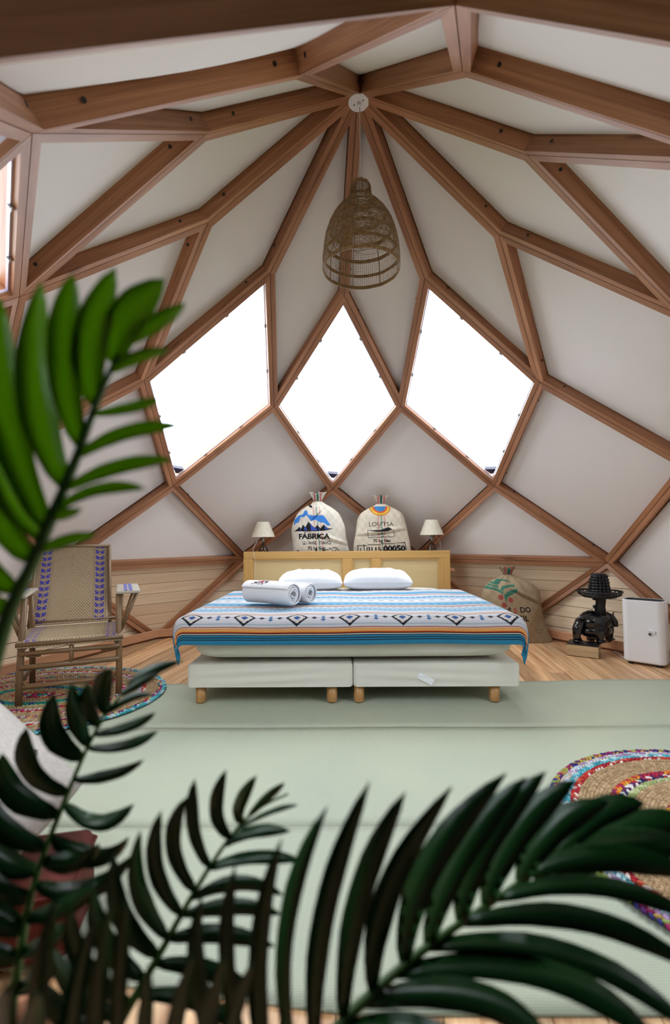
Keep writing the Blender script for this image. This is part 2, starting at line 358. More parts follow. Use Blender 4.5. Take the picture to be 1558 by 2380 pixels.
# infill panels, planks, windows
wn_ = 0
for i, f in enumerate(FACES):
    N = [NODE[q] for q in f[0]]; n = NRM[i]; par_ = SH.get(shell_of(f))
    if f[1] == 'panel':
        P = [p + n * .078 for p in inset(N, WID * .7)]
        if len(P) == 4:
            g = 9; u = np.linspace(0, 1, g)[:, None, None]; v = np.linspace(0, 1, g)[None, :, None]
            G = (P[0] * (1 - u) * (1 - v) + P[1] * u * (1 - v) + P[2] * u * v + P[3] * (1 - u) * v) - n * (.012 * 16 * u * (1 - u) * v * (1 - v) + (.018 * (4 * v * (1 - v)) * (4 * u * (1 - u) + 1) / 2 + .012 * 4 * u * (1 - u) if f[2:] == (1, 5) else 0))
            m = MB(); vs = list(G.reshape(-1, 3)) + list((G + n * .008).reshape(-1, 3)); K = g * g
            fs = [(a * g + b, a * g + b + 1, (a + 1) * g + b + 1, (a + 1) * g + b) for a in range(g - 1) for b in range(g - 1)]
            fs += [tuple(K + x for x in q[::-1]) for q in fs]; m.add(vs, fs); m.build('panel', 'canvas', par_, smooth=True)
        else: slab('panel', P, n, .008, 'canvas', par_)
    elif f[1] == 'plank':
        P = [p + n * .05 for p in inset(N, WID * .6)]; hz = unit(np.cross(n, (0, 0, 1))); vt = unit(np.cross(hz, n)); vt = vt if vt[2] > 0 else -vt
        o = P[0]; P2 = np.array([[(p - o).dot(hz), (p - o).dot(vt)] for p in P]); z = P2[:, 1].min(); z1 = P2[:, 1].max(); hgt = .098
        while z < z1 - .004:
            ya, yb = z + .002, min(z + hgt - .002, z1)
            poly = [tuple(p) for p in P2]
            for yy, sg in ((ya, 1), (yb, -1)):
                o2 = []
                for a in range(len(poly)):
                    p, q = poly[a], poly[(a + 1) % len(poly)]; ip, iq = (p[1] - yy) * sg >= 0, (q[1] - yy) * sg >= 0
                    if ip: o2.append(p)
                    if ip != iq: tt = (yy - p[1]) / (q[1] - p[1]); o2.append((p[0] + (q[0] - p[0]) * tt, yy))
                poly = o2
                if len(poly) < 3: break
            if len(poly) >= 3: slab('plank', [o + hz * x + vt * y + n * rng.uniform(0, .002) for x, y in poly], n, .018, 'plank_wood', par_, axis=hz)
            z += hgt
    else:
        wn_ += 1
        P = [p + n * .085 for p in inset(N, WID * .8)]
        w = slab('window_%d' % wn_, P, n, .006, 'glass', None); tag(w, kind='structure')
        I0 = inset(N, WID + .001); I1 = inset(N, WID + .009)
        for a in range(len(N)):
            b = (a + 1) % len(N); m = MB(); m.hexa([I0[a] + n * .022, I0[b] + n * .022, I1[b] + n * .022, I1[a] + n * .022, I0[a] + n * .034, I0[b] + n * .034, I1[b] + n * .034, I1[a] + n * .034])
            m.build('glazing_bead', 'bead', w)
            for tt in (.32, .7):
                p = I1[a] * (1 - tt) + I1[b] * tt + n * .02; d = unit(N[b] - N[a]); m = MB(); m.box(p, (.014, .008, .007), [d, np.cross(n, d), n]); m.build('clip', 'grey_metal', w)
        lo = min(range(len(N)), key=lambda a: N[a][2]); c = I0[lo]; ce = sum(N) / len(N); dn = unit(ce - c)
        sd = unit(np.cross(n, dn)); m = MB(); p = c + dn * .05 + n * .055
        m.add([p + sd * x + dn * y + n * z for z in (-.02, .02) for x, y in ((-.012, 0), (.014, 0), (.05, .05), (-.055, .06))], [(3, 2, 1, 0), (4, 5, 6, 7), (0, 1, 5, 4), (1, 2, 6, 5), (2, 3, 7, 6), (3, 0, 4, 7)])
        m.build('latch', 'dark_blue', w)
        pl = bpy.data.lights.new('portal', 'AREA'); pl.shape = 'RECTANGLE'; pl.cycles.is_portal = True
        pc = sum(OUT[q] for q in f[0]) / len(f[0]) + n * .05; rr = max(np.linalg.norm(OUT[q] - pc) for q in f[0])
        pl.size = pl.size_y = rr * 2; po = bpy.data.objects.new('window_portal', pl); COL.objects.link(po)
        po.location = pc; po.rotation_euler = Vector(-n).to_track_quat('-Z', 'Y').to_euler()
# unseen porch added behind the camera to block light: dome opening extended, solid door
PY = -3.75; porch = SH.get('wall_front') or SH['wall_left']
bd = [key(2, 5), key(2, 4), key(3, 3), key(4, 2), key(4, 3), key(4, 4), key(4, 5)]
for qa, qb in zip(bd, bd[1:]):
    a, b = OUT[qa], OUT[qb]; a2, b2 = V(a[0], PY, a[2]), V(b[0], PY, b[2]); nn = unit(np.cross(b - a, a2 - a)); 
    if nn.dot((a + b) / 2 - V(0, -2.7, 1)) < 0: nn = -nn
    slab('added_porch_panel', [a, b, b2, a2], nn, .03, 'added_porch_wood', porch, axis=(0, 1, 0))
DW, DH, DX = .25, .9, 0.0
for x0, x1, z0, z1 in ((-3, DX - DW, -.1, 3.2), (DX + DW, 3, -.1, 3.2), (DX - DW, DX + DW, DH, 3.2)):
    mb = MB(); mb.box(((x0 + x1) / 2, PY - .02, (z0 + z1) / 2), ((x1 - x0) / 2, .02, (z1 - z0) / 2)); mb.build('added_porch_panel', 'added_porch_wood', porch, axis=(0, 0, 1))
mb = MB(); mb.box((0, -3.2, -.05), (2.2, .75, .029)); mb.build('added_porch_floor', 'added_porch_wood', porch, axis=(0, 1, 0))
mb = MB(); mb.box((DX, PY - .02, DH / 2 - .01), (DW, .003, DH / 2)); tag(mb.build('added_door_1', 'added_porch_wood', axis=(0, 0, 1)), kind='structure')  # unseen solid door, added to shut out light from behind
# skirting along the floor polygon, dark gap under it
for k in range(9):
    a, b = NODE[key(k, 5)], NODE[key(k + 1, 5)]
    if k in (2, 3): continue
    d = unit(b - a); inn = -unit((a + b) / 2 * [1, 1, 0]); mid = (a + b) / 2; L = np.linalg.norm(b - a) / 2
    mb = MB(); mb.rbox(mid + inn * .012 + V(0, 0, .052), (L, .012, .035), .004, [d, np.cross((0, 0, 1), d), (0, 0, 1)], 2); tag(mb.build('baseboard_%d' % k, 'board_wood', axis=d), kind='structure')
# floor
mb = MB(); mb.lathe([(2.78, -.12), (2.78, -.021)], (0, 0, 0), 36); FL = tag(mb.build('floor', 'black_seam'), kind='structure')
mb = MB(); mb.lathe([(14, -.5), (14, -.42)], (0, 0, 0), 24); tag(mb.build('ground', 'grass_ground'), kind='structure')
a = .113; D = V(math.sin(a), math.cos(a), 0); X_ = V(math.cos(a), -math.sin(a), 0); w = .105
for i in range(-26, 27):
    c = i * w; h = 2.75 ** 2 - (abs(c) + w / 2) ** 2
    if h <= .02: continue
    h = math.sqrt(h); cuts = [-h] + sorted([rng.uniform(-h * .8, h * .8) for _ in range(1 if h < 1.8 else 2)]) + [h]
    for y0, y1 in zip(cuts, cuts[1:]):
        mb = MB(); mb.box(X_ * c + D * (y0 + y1) / 2 + V(0, 0, -.0105), (w / 2 - .0013, (y1 - y0) / 2 - .0008, .0105), [X_, D, (0, 0, 1)]); mb.build('plank', 'floor_wood', FL, axis=D)
# ------------------------------------------------------------------ woven mat of sewn strips
T = thing('woven_mat', 'large pale sage green woven floor mat reaching under the foot of the bed', 'mat', (.25, -.6, 0))
ys = [atz(800, 1590)[1], atz(800, 1693)[1], atz(800, 1925)[1], -1.69]
for a in range(3):
    y1, y0 = ys[a], ys[a + 1]; nx, ny = 60, 14
    X, Y = np.meshgrid(np.linspace(-1.85, 2.02, nx), np.linspace(y0 + .0015, y1 - .0015, ny), indexing='ij')
    if a == 2: Y = Y + (Y - y1) / (y0 - y1) * np.clip(-X - .1, 0, 2) * .13
    if a == 0: Y = Y + (Y - y0) / (y1 - y0) * (.006 * np.sin(X * 9) + .03 * np.clip(X, 0, 3))
    Z = .006 + .0012 * np.sin(X * 5 + a) + .001 * np.sin(Y * 14) + .0015 * np.exp(-((X - .1 + Y * .3) / .03) ** 2)
    P = np.stack([X, Y, Z], -1); B = P.copy(); B[..., 2] = .001
    me = bpy.data.meshes.new('strip'); vs = np.concatenate([P.reshape(-1, 3), B.reshape(-1, 3)]); K = nx * ny
    i, j = np.meshgrid(np.arange(nx - 1), np.arange(ny - 1), indexing='ij'); F = np.stack([i * ny + j, (i + 1) * ny + j, (i + 1) * ny + j + 1, i * ny + j + 1], -1).reshape(-1, 4)
    rim = [i * ny for i in range(nx)] + [(nx - 1) * ny + j for j in range(1, ny)] + [i * ny + ny - 1 for i in range(nx - 2, -1, -1)] + [j for j in range(ny - 2, 0, -1)]
    R = np.array([(rim[q], K + rim[q], K + rim[(q + 1) % len(rim)], rim[(q + 1) % len(rim)]) for q in range(len(rim))])
    raw_mesh(me, vs, np.concatenate([F, R])); link('strip', me, 'woven_mat', T, True)
# ------------------------------------------------------------------ braided rugs
PAL = {'jute': [(.46, .31, .17), (.52, .36, .21), (.41, .27, .14)], 'red': [(.50, .02, .02), (.35, .01, .03), (.6, .10, .05), (.75, .6, .55)], 'teal': [(.05, .35, .42), (.15, .5, .6), (.5, .65, .7)],
       'mix': [(.45, .02, .04), (.05, .04, .22), (.55, .38, .08), (.7, .68, .66), (.03, .3, .3), (.5, .03, .2)], 'purple': [(.10, .02, .16), (.5, .33, .08), (.35, .02, .12), (.03, .03, .18), (.3, .4, .1)],
       'orange': [(.7, .16, .02), (.65, .33, .03), (.5, .02, .05), (.25, .02, .1)], 'green': [(.35, .42, .16), (.5, .52, .3)], 'navy': [(.02, .02, .1), (.7, .68, .66), (.4, .02, .05), (.1, .02, .1)],
       'pale': [(.62, .58, .6), (.5, .6, .68), (.6, .5, .4), (.4, .25, .45)], 'blue': [(.05, .2, .5), (.5, .03, .2), (.6, .6, .65), (.4, .02, .03)], 'jade': [(.02, .28, .2), (.03, .35, .3), (.05, .06, .2)]}
def rug(name, label, cx, cy, rx, ry, rings, wd, z0):
    T = thing(name, label, 'rug', (cx, cy, z0), 'round braided rugs'); nr = len(rings)
    n = 6; vs0 = []; 
    for i in range(1, 4):
        a = PI * i / 4 - PI / 2
        for k in range(n): vs0.append((math.cos(a) * math.cos(2 * PI * k / n), math.cos(a) * math.sin(2 * PI * k / n), math.sin(a)))
    vs0 += [(0, 0, -1), (0, 0, 1)]; vs0 = np.array(vs0)
    F0 = [(i * n + k, i * n + (k + 1) % n, (i + 1) * n + (k + 1) % n, (i + 1) * n + k) for i in range(2) for k in range(n)]
    F0q = np.array(F0); F0t = np.array([(18, (k + 1) % n, k, k) for k in range(n)] + [(19, 12 + k, 12 + (k + 1) % n, 12 + (k + 1) % n) for k in range(n)])
    F3 = np.array([(q[0], q[1], q[2]) for q in F0] + [(q[0], q[2], q[3]) for q in F0] + [(18, (k + 1) % n, k) for k in range(n)] + [(19, 12 + k, 12 + (k + 1) % n) for k in range(n)])
    for r, pal in enumerate(rings):
        a_, b_ = rx - wd * (r + .5), ry - wd * (r + .5)
        if b_ < .01: break
        cols = np.array(PAL[pal]); L = .019 if pal != 'jute' else .013; cnt = max(6, int(PI * (a_ + b_) / L)); allv = []; allf = []; allc = []
        th = np.linspace(0, 2 * PI, cnt, endpoint=False)
        for row in (-1, 1):
            for q, t0 in enumerate(th):
                tt = t0 + (row * .25 * 2 * PI / cnt); tx, ty = -a_ * math.sin(tt), b_ * math.cos(tt); l = math.hypot(tx, ty); tx /= l; ty /= l; nx_, ny_ = ty, -tx
                px_ = cx + a_ * math.cos(tt) + nx_ * row * wd * .24; py_ = cy + b_ * math.sin(tt) + ny_ * row * wd * .24
                ca, sa = math.cos(.62 * row), math.sin(.62 * row); dx, dy = tx * ca + nx_ * sa, ty * ca + ny_ * sa; ex, ey = -dy, dx
                j_ = rng.uniform(.85, 1.12)
                v = vs0 * [L * .72 * j_, wd * .27 * j_, .0065 * j_]
                allf.append(F3 + len(allv) * 20)
                allv.append(np.stack([px_ + v[:, 0] * dx + v[:, 1] * ex, py_ + v[:, 0] * dy + v[:, 1] * ey, v[:, 2] + z0 + .0066], 1))
                allc.append(np.repeat((cols[rng.integers(len(cols))] * rng.uniform(.75, 1.15))[None], 20, 0))
        me = bpy.data.meshes.new('braid'); raw_mesh(me, np.concatenate(allv), np.concatenate(allf)); setcol(me, np.concatenate(allc)); link('braid', me, 'braid', T, True)
    mb = MB(); mb.lathe([(1, z0 + .0005), (1, z0 + .005)], (cx, cy, 0), 64, sx=rx - wd * .5, sy=ry - wd * .5); mb.build('backing', 'rattan', T)
J = ['jute']
rug('braided_rug', 'round braided rug on the right over the green mat, with red, blue and jute rings', 1.175, -1.175, .625, .625,
    ['purple', 'pale', 'teal', 'red'] + J * 4 + ['orange', 'navy', 'green'] + J * 4 + ['orange', 'red', 'pale'] + J * 4 + ['blue', 'mix', 'red', 'mix', 'blue', 'mix'], .0235, .0105)
rug('braided_rug', 'round braided rug under the rattan armchair on the left', -1.9, .2, .72, .62,
    ['teal', 'mix'] + J * 3 + ['red', 'pale'] + J * 3 + ['mix'] + J * 3 + ['red', 'mix'] + J * 2 + ['green', 'jade', 'jade'] + J * 3 + ['orange', 'mix', 'red', 'mix'], .0235, .0105)
# ------------------------------------------------------------------ bed
BX = -.055; FY = .055
for s, lab in ((-1, 'left half of the pale fabric box spring on wooden legs'), (1, 'right half of the pale fabric box spring, with a strip of tape on its front')):
    cx = BX + s * .463; T = thing('box_spring', lab, 'bed base', (cx, FY + .97, 0), 'twin box springs')
    nx, nz = 60, 10
    mb = MB(); mb.rbox((cx, FY + .945, .165), (.4615, .945, .064), .014, n=3); base = mb.build('base', 'sheet', T, True)
    # stretched cover on the front with faint creases
    U, Vv = np.meshgrid(np.linspace(0, 1, nx), np.linspace(0, 1, nz), indexing='ij'); cr = .007 * np.sin(Vv * 14 + 5 * U * s) * np.exp(-((U - (.5 if s < 0 else .45)) / .3) ** 2) * np.sin(PI * Vv)
    P = np.stack([cx + (U - .5) * .895, FY - .0025 - np.maximum(cr, -.0015), (.104 + Vv * .122)], -1); P2 = P.copy(); P2[..., 1] = FY + .002
    grid_mesh('cover', P, None, 'sheet', T)
    for lx in ((467 if s < 0 else 835), (772 if s < 0 else 1150)):
        x = aty(lx, 1620, FY + .04)[0]
        for y in (FY + .045, FY + 1.84):
            mb = MB(); mb.lathe([(.026, .011), (.028, .015), (.030, .101)], (x, y, 0), 20); mb.build('leg', 'leg_wood', T, True, axis=(0, 0, 1))
    if s > 0:
        mb = MB(); p = aty(990, 1578, FY - .007); a = math.radians(-28); mb.box(p, (.045, .001, .017), [(math.cos(a), 0, math.sin(a)), (0, 1, 0), (-math.sin(a), 0, math.cos(a))]); tag(mb.build('tape', 'white_cotton', T), 'short strip of white tape')
# mattress
T = thing('mattress', 'thick cream mattress in a white sheet on the box springs', 'mattress', (BX, FY + .97, .230))
def rsurf(U, V_, cx, cy, z0, z1, hx, hy, r):  # rounded slab, top half dome param
    return None
mz0, mz1 = .230, .478
def superslab(nu, nv, cx, cy, hx, hy, z0, z1, e=.12, bulge=0., noise=0.):
    th = np.linspace(0, 2 * PI, nu, endpoint=False); ph = np.linspace(-PI / 2, PI / 2, nv); TH, PH = np.meshgrid(th, ph, indexing='ij')
    sg = lambda x, p: np.sign(x) * np.abs(x) ** p
    cxx = sg(np.cos(PH), .35); x = cxx * sg(np.cos(TH), e); y = cxx * sg(np.sin(TH), e); z = sg(np.sin(PH), .55)
    P = np.stack([cx + hx * x, cy + hy * y, (z0 + z1) / 2 + (z1 - z0) / 2 * z], -1)
    return P, TH, PH
P, TH, PH = superslab(360, 28, BX, FY + .925, .905, .955, mz0, mz1)
wv = .004 * np.sin(P[..., 0] * 23 + 2 * np.sin(P[..., 2] * 30)) + .006 * np.sin(P[..., 0] * 7 + 1)
P[..., 1] -= np.where(P[..., 1] < .2, wv + .008, 0) * np.exp(-((P[..., 2] - .32) / .09) ** 2)
P[..., 2] = np.where(P[..., 2] > .25, P[..., 2], P[..., 2] + np.where(P[..., 1] < .3, .012 * np.exp(-((P[..., 0] + .7) / .25) ** 2) + .008 * np.exp(-((P[..., 0] - .7) / .15) ** 2), 0))
grid_mesh('body', P, None, 'sheet', T, wrap=True)
# headboard made from an old panelled door
HY = 1.955
xl, xr = aty(566, 1300, HY)[0], aty(1047, 1300, HY)[0]; zt = aty(800, 1281, HY)[2]
T = thing('headboard', 'yellow varnished headboard made from an old panelled door behind the pillows', 'headboard', ((xl + xr) / 2, HY, 0))
def hx(px): return aty(px, 1300, HY)[0]
zb, pt = .02, aty(800, 1298, HY)[2]
def rail(x0, x1, z0, z1, nm='rail', mt='headboard_wood', y=0, th=.018, ax=(1, 0, 0)):
    mb = MB(); mb.rbox(((x0 + x1) / 2, HY + .018 + y, (z0 + z1) / 2), ((x1 - x0) / 2, th, (z1 - z0) / 2), .004, n=2); mb.build(nm, mt, T, axis=ax)
rail(xl, xr, pt, zt); rail(xl, xr, zb, zb + .12)
st = [(xl, hx(588)), (hx(797), hx(820)), (hx(864), hx(885)), (hx(1021), xr)]
for x0, x1 in st: rail(x0, x1, zb + .12, pt, 'stile', ax=(0, 0, 1))
for x0, x1 in zip([q[1] for q in st], [q[0] for q in st[1:]]):
    rail(x0 - .005, x1 + .005, zb + .115, pt + .005, 'panel', 'headboard_panel', .006, .006)
    for (a0, a1, z0, z1) in ((x0, x1, pt - .012, pt), (x0, x0 + .012, zb + .12, pt), (x1 - .012, x1, zb + .12, pt)):
        mb = MB(); mb.rbox(((a0 + a1) / 2, HY + .009, (z0 + z1) / 2), ((a1 - a0) / 2, .005, (z1 - z0) / 2), .003, n=2); mb.build('moulding', 'headboard_wood', T)
for px in (800, 1005):
    mb = MB(); p = aty(px, 1280, HY); mb.box((p[0], HY + .012, zt + .001), (.03, .01, .002)); mb.build('hinge_plate', 'grey_metal', T)
# shelf behind headboard carrying sacks and lamps
T = thing('shelf', 'narrow wooden shelf hidden behind the headboard, under the sacks and table lamps', 'shelf', (0, 2.12, 0))
mb = MB(); mb.rbox((0, 2.13, .60), (.98, .115, .012), .004, n=2); mb.build('board', 'board_wood', T)
for x in (-.9, 0, .9): mb = MB(); mb.box((x, 2.10, .294), (.02, .08, .294)); mb.build('leg', 'board_wood', T, axis=(0, 0, 1))
# pillows
def pillow(label, pxc, pyb, w, d, h, depth, rot=0, seed=0):
    c = atz(pxc, pyb, mz1); cy = CAM[1] + depth
    c = V(aty(pxc, pyb, cy)[0], cy, mz1 + .008)
    T = thing('pillow', label, 'pillow', c, 'white pillows'); n = 60; u = np.linspace(-1, 1, n); U, V_ = np.meshgrid(u, u, indexing='ij')
    sh = (1 - np.abs(U) ** 3.2) ** .5 * (1 - np.abs(V_) ** 3.2) ** .5
    ex = 1 - .07 * (1 - V_ ** 2) * np.abs(U); r = np.random.default_rng(seed)
    wr = .006 * np.sin(U * 9 + V_ * 5 + seed) * np.cos(V_ * 8 - U * 3) * (np.abs(U) > .3) + .004 * np.sin(U * 21 + V_ * 11)
    ca, sa = math.cos(rot), math.sin(rot); x = U * w / 2; y = V_ * d / 2 * (1 - .06 * (1 - U ** 2))
    top = np.stack([c[0] + x * ca - y * sa, c[1] + x * sa + y * ca, c[2] + h * .42 + h * .58 * sh + wr * sh + .02 * (V_ + 1) * 0], -1)
    bot = top.copy(); bot[..., 2] = c[2] + h * .42 - h * .42 * sh ** .6
    P = np.concatenate([top, bot[:, ::-1][:, 1:-1]], 1)
    grid_mesh('cover', np.concatenate([P, P[:, :1]], 1), None, 'white_cotton', T)
pillow('left white pillow, behind the rolled towels', 722, 1372, .53, .40, .165, 4.15, .04, 1)
pillow('right white pillow, against the middle of the headboard', 877, 1372, .56, .40, .172, 4.15, -.03, 5)
# blanket
T = thing('blanket', 'striped blue, white and orange blanket with a diamond border spread over the bed', 'blanket', (BX, .6, mz1))
NU, NV = 620, 640; Wb = 2.075; Lb = 1.453
s = np.linspace(-Wb / 2, Wb / 2, NU); tt = np.linspace(0, Lb, NV); Sg, Tr = np.meshgrid(s, tt, indexing='ij'); Tg = np.where(Tr < .094, Tr / .686, np.where(Tr < .216, .137 + (Tr - .094) * 1.09, Tr + .054))
def drape(x, edge, r=.06):  # arc length past the edge -> (outward, drop)
    a = np.clip((x - (edge - r)) / r, 0, PI / 2.15); out = np.where(x < edge - r, x, edge - r + r * np.sin(a)); ext = np.maximum(x - (edge - r) - r * PI / 2.15, 0)
    drop = r * (1 - np.cos(a)) + ext * .985; return out + ext * .17, drop
so, sd_ = drape(np.abs(Sg), .972, .07); yo, yd = drape((Lb - Tr), 1.352, .085)     # 'front' is t=0
CXB = -.072
Xb = CXB + np.sign(Sg) * so; y_back = 1.335; Yb = y_back - yo; drop = yd + sd_ * .6 + .045 * np.clip(sd_ / .08, 0, 1) * np.clip(yd / .1, 0, 1)
corner = np.clip(sd_ / .08, 0, 1) * np.clip(yd / .1, 0, 1)
Zb = mz1 + .012 - drop + .003 * np.sin(Sg * 6 + Tg * 3) + .0025 * np.sin(Sg * 17) * np.sin(Tg * 4)
Yb -= .010 * np.sin(Sg * 7.5 + .6) * np.clip(yd / .1, 0, 1) + .02 * corner; Xb -= np.sign(Sg) * (.055 * np.clip(yd / .14, 0, 1) * np.clip(sd_ / .05, 0, 1))
Zb += .012 * np.exp(-((Tg - .9) / .5) ** 2) * 0
C = np.zeros((NU, NV, 3)) + (.66, .66, .70)
def band(a, b, col, A=Tg): C[(A >= a) & (A < b)] = col
teal = (.025, .21, .36); blk = (.008, .008, .015); red = (.36, .035, .015); org = (.75, .25, .05); crm = (.72, .62, .50); lav = (.58, .61, .68); lb = (.13, .37, .60); lbl = (.32, .55, .74); wh = (.78, .78, .82)
for a, b, c in ((0, .036, teal), (.036, .041, blk), (.041, .052, teal), (.052, .059, blk), (.059, .071, teal), (.071, .079, blk), (.079, .083, crm), (.083, .091, blk), (.091, .099, red), (.099, .106, org), (.106, .115, (.8, .42, .12)), (.115, .121, org), (.121, .126, crm), (.126, .133, red), (.133, .137, crm),
                (.137, .27, lav), (.150, .154, (.35, .42, .45)), (.252, .256, (.35, .42, .45)), (.163, .244, (.64, .62, .66)),
                (.27, .276, red), (.276, .285, crm), (.285, .292, org), (.292, .310, crm), (.310, .318, red), (.318, .36, wh), (.36, .372, lb), (.385, .42, lbl), (.42, .43, (.1, .3, .5)), (.45, .50, lbl), (.56, .585, (.42, .13, .12)), (.585, .62, crm), (.62, .72, lb), (.72, .76, lbl), (.80, .9, wh),
                (.90, .94, lbl), (.97, 1.05, lb), (1.05, 1.09, wh), (1.13, 1.16, (.42, .15, .13)), (1.2, 1.3, lb), (1.3, 1.34, lbl), (1.38, 1.48, (.72, .66, .66)), (1.49, 1.52, lb)): band(a, b, c)
for ctr, per, hgt, col in ((.44, .03, .012, (.1, .2, .35)), (.53, .045, .014, (.15, .2, .3)), (.85, .07, .02, (.25, .2, .25)), (1.01, .04, .02, (.75, .77, .8)), (1.43, .08, .02, (.2, .2, .3)), (.67, .05, .012, (.6, .72, .8))):
    mk = (np.abs(Tg - ctr) < hgt / 2) & (((Sg / per) % 1) < .5); C[mk] = col
per = .2915
for c0 in np.arange(-3, 4) * per:
    dx = np.abs(Sg - c0); dz = np.abs(Tg - .2025)
    m1 = dx / .064 + dz / .064
    C[m1 < 1] = blk; zig = np.floor(dx / .0085) * .0085 / .064 + np.floor(dz / .0085) * .0085 / .064; C[zig < .56] = (.66, .6, .58); C[(dx / .022 + dz / .020) < 1] = (.03, .09, .28)
    for o_ in (.33, .67):
        ex = np.abs(Sg - c0 - per * o_); C[(ex / .019 + dz / .013) < 1] = blk
    ex = np.abs(Sg - c0 - per * .5)
    for q in (-.017, 0, .017): C[(ex / .014 + np.abs(Tg - .2025 - q) / .010) < 1] = (.03, .14, .33)
    mk = (dz < .0012) & (dx > .055) & (Sg > c0) & (Sg < c0 + per); C[mk] = (.2, .16, .16)
edge = (np.abs(Sg) > Wb / 2 - .022); C[edge] = teal; C *= .84 * rng.uniform(.93, 1.05, (NU, NV, 1))
P = np.stack([Xb, Yb, Zb], -1)
bl = grid_mesh('cloth', P, C, 'blanket_weave', T); so_ = bl.modifiers.new('thick', 'SOLIDIFY'); so_.thickness = .006; so_.offset = 1
# towels
def towel(label, pe, pb, r, seed, emblem=False):
    """pe: world centre of the spiral end nearest the camera, pb: other end"""
    T = thing('rolled_towel', label, 'towel', (pe + pb) / 2 - V(0, 0, r), 'rolled white towels'); ax = unit(pb - pe); L = np.linalg.norm(pb - pe); up_ = V(0, 0, 1); sd = unit(np.cross(ax, up_)); upv = np.cross(sd, ax)
    ns, nl = 260, 70; a = np.linspace(.6, 4.0 * 2 * PI, ns); rad = r * (.16 + .84 * (a / a[-1])); l = np.linspace(0, 1, nl); A, Lg = np.meshgrid(a, l, indexing='ij'); R_ = np.repeat(rad[:, None], nl, 1)
    R_ = R_ * (1 + .03 * np.sin(A * 1.3 + seed) + .03 * np.sin(Lg * 5 + A)) * (1 - .10 * np.clip((Lg * L - .02) / -.02, 0, 1))
    off = (Lg - .5) * 0 + .006 * np.sin(A * .7 + seed)
    P = pe + ax * (Lg * L + off)[..., None] + sd * (R_ * np.cos(A + seed))[..., None] * 1.06 + upv * (R_ * np.sin(A + seed))[..., None] * .94
    C = np.zeros((ns, nl, 3)) + (.88, .88, .91)
    if emblem:
        last = A > a[-1] - 2 * PI; ang = (A + seed) % (2 * PI); u_ = (Lg * L - L * .62); v_ = (ang - PI * .62) * r
        ringm = np.abs(np.hypot(u_ / .055, v_ / .022) - .8) < .22; C[last & ringm & ((np.sin(u_ * 260) + np.sin(v_ * 330)) > -.5)] = (.06, .02, .03); C[last & (np.hypot(u_ / .022, v_ / .010) < 1)] = (.5, .04, .06)
        C[last & (np.abs(v_ - .3 * u_) < .003) & (np.abs(u_) < .07)] = (.05, .03, .05)
    o = grid_mesh('roll', P, C, 'towel_print', T); sm = o.modifiers.new('thick', 'SOLIDIFY'); sm.thickness = .009; sm.offset = -1; return T
tz = mz1 + .022
e1 = aty(683, 1402, -2.688 + 3.04); r1 = .073; e1[2] = tz + r1 + .004; b1 = e1 + unit(V(-.85, .50, 0)) * .36
towel('front rolled white towel with a small dark red emblem', e1, b1, r1, 2.6, True)
e2 = aty(721, 1396, -2.688 + 3.17); r2 = .066; e2[2] = tz + r2 + .003; b2 = e2 + unit(V(-.85, .50, 0)) * .30
towel('plain rolled white towel behind the front one, only its coiled end showing', e2, b2, r2, 1.1)
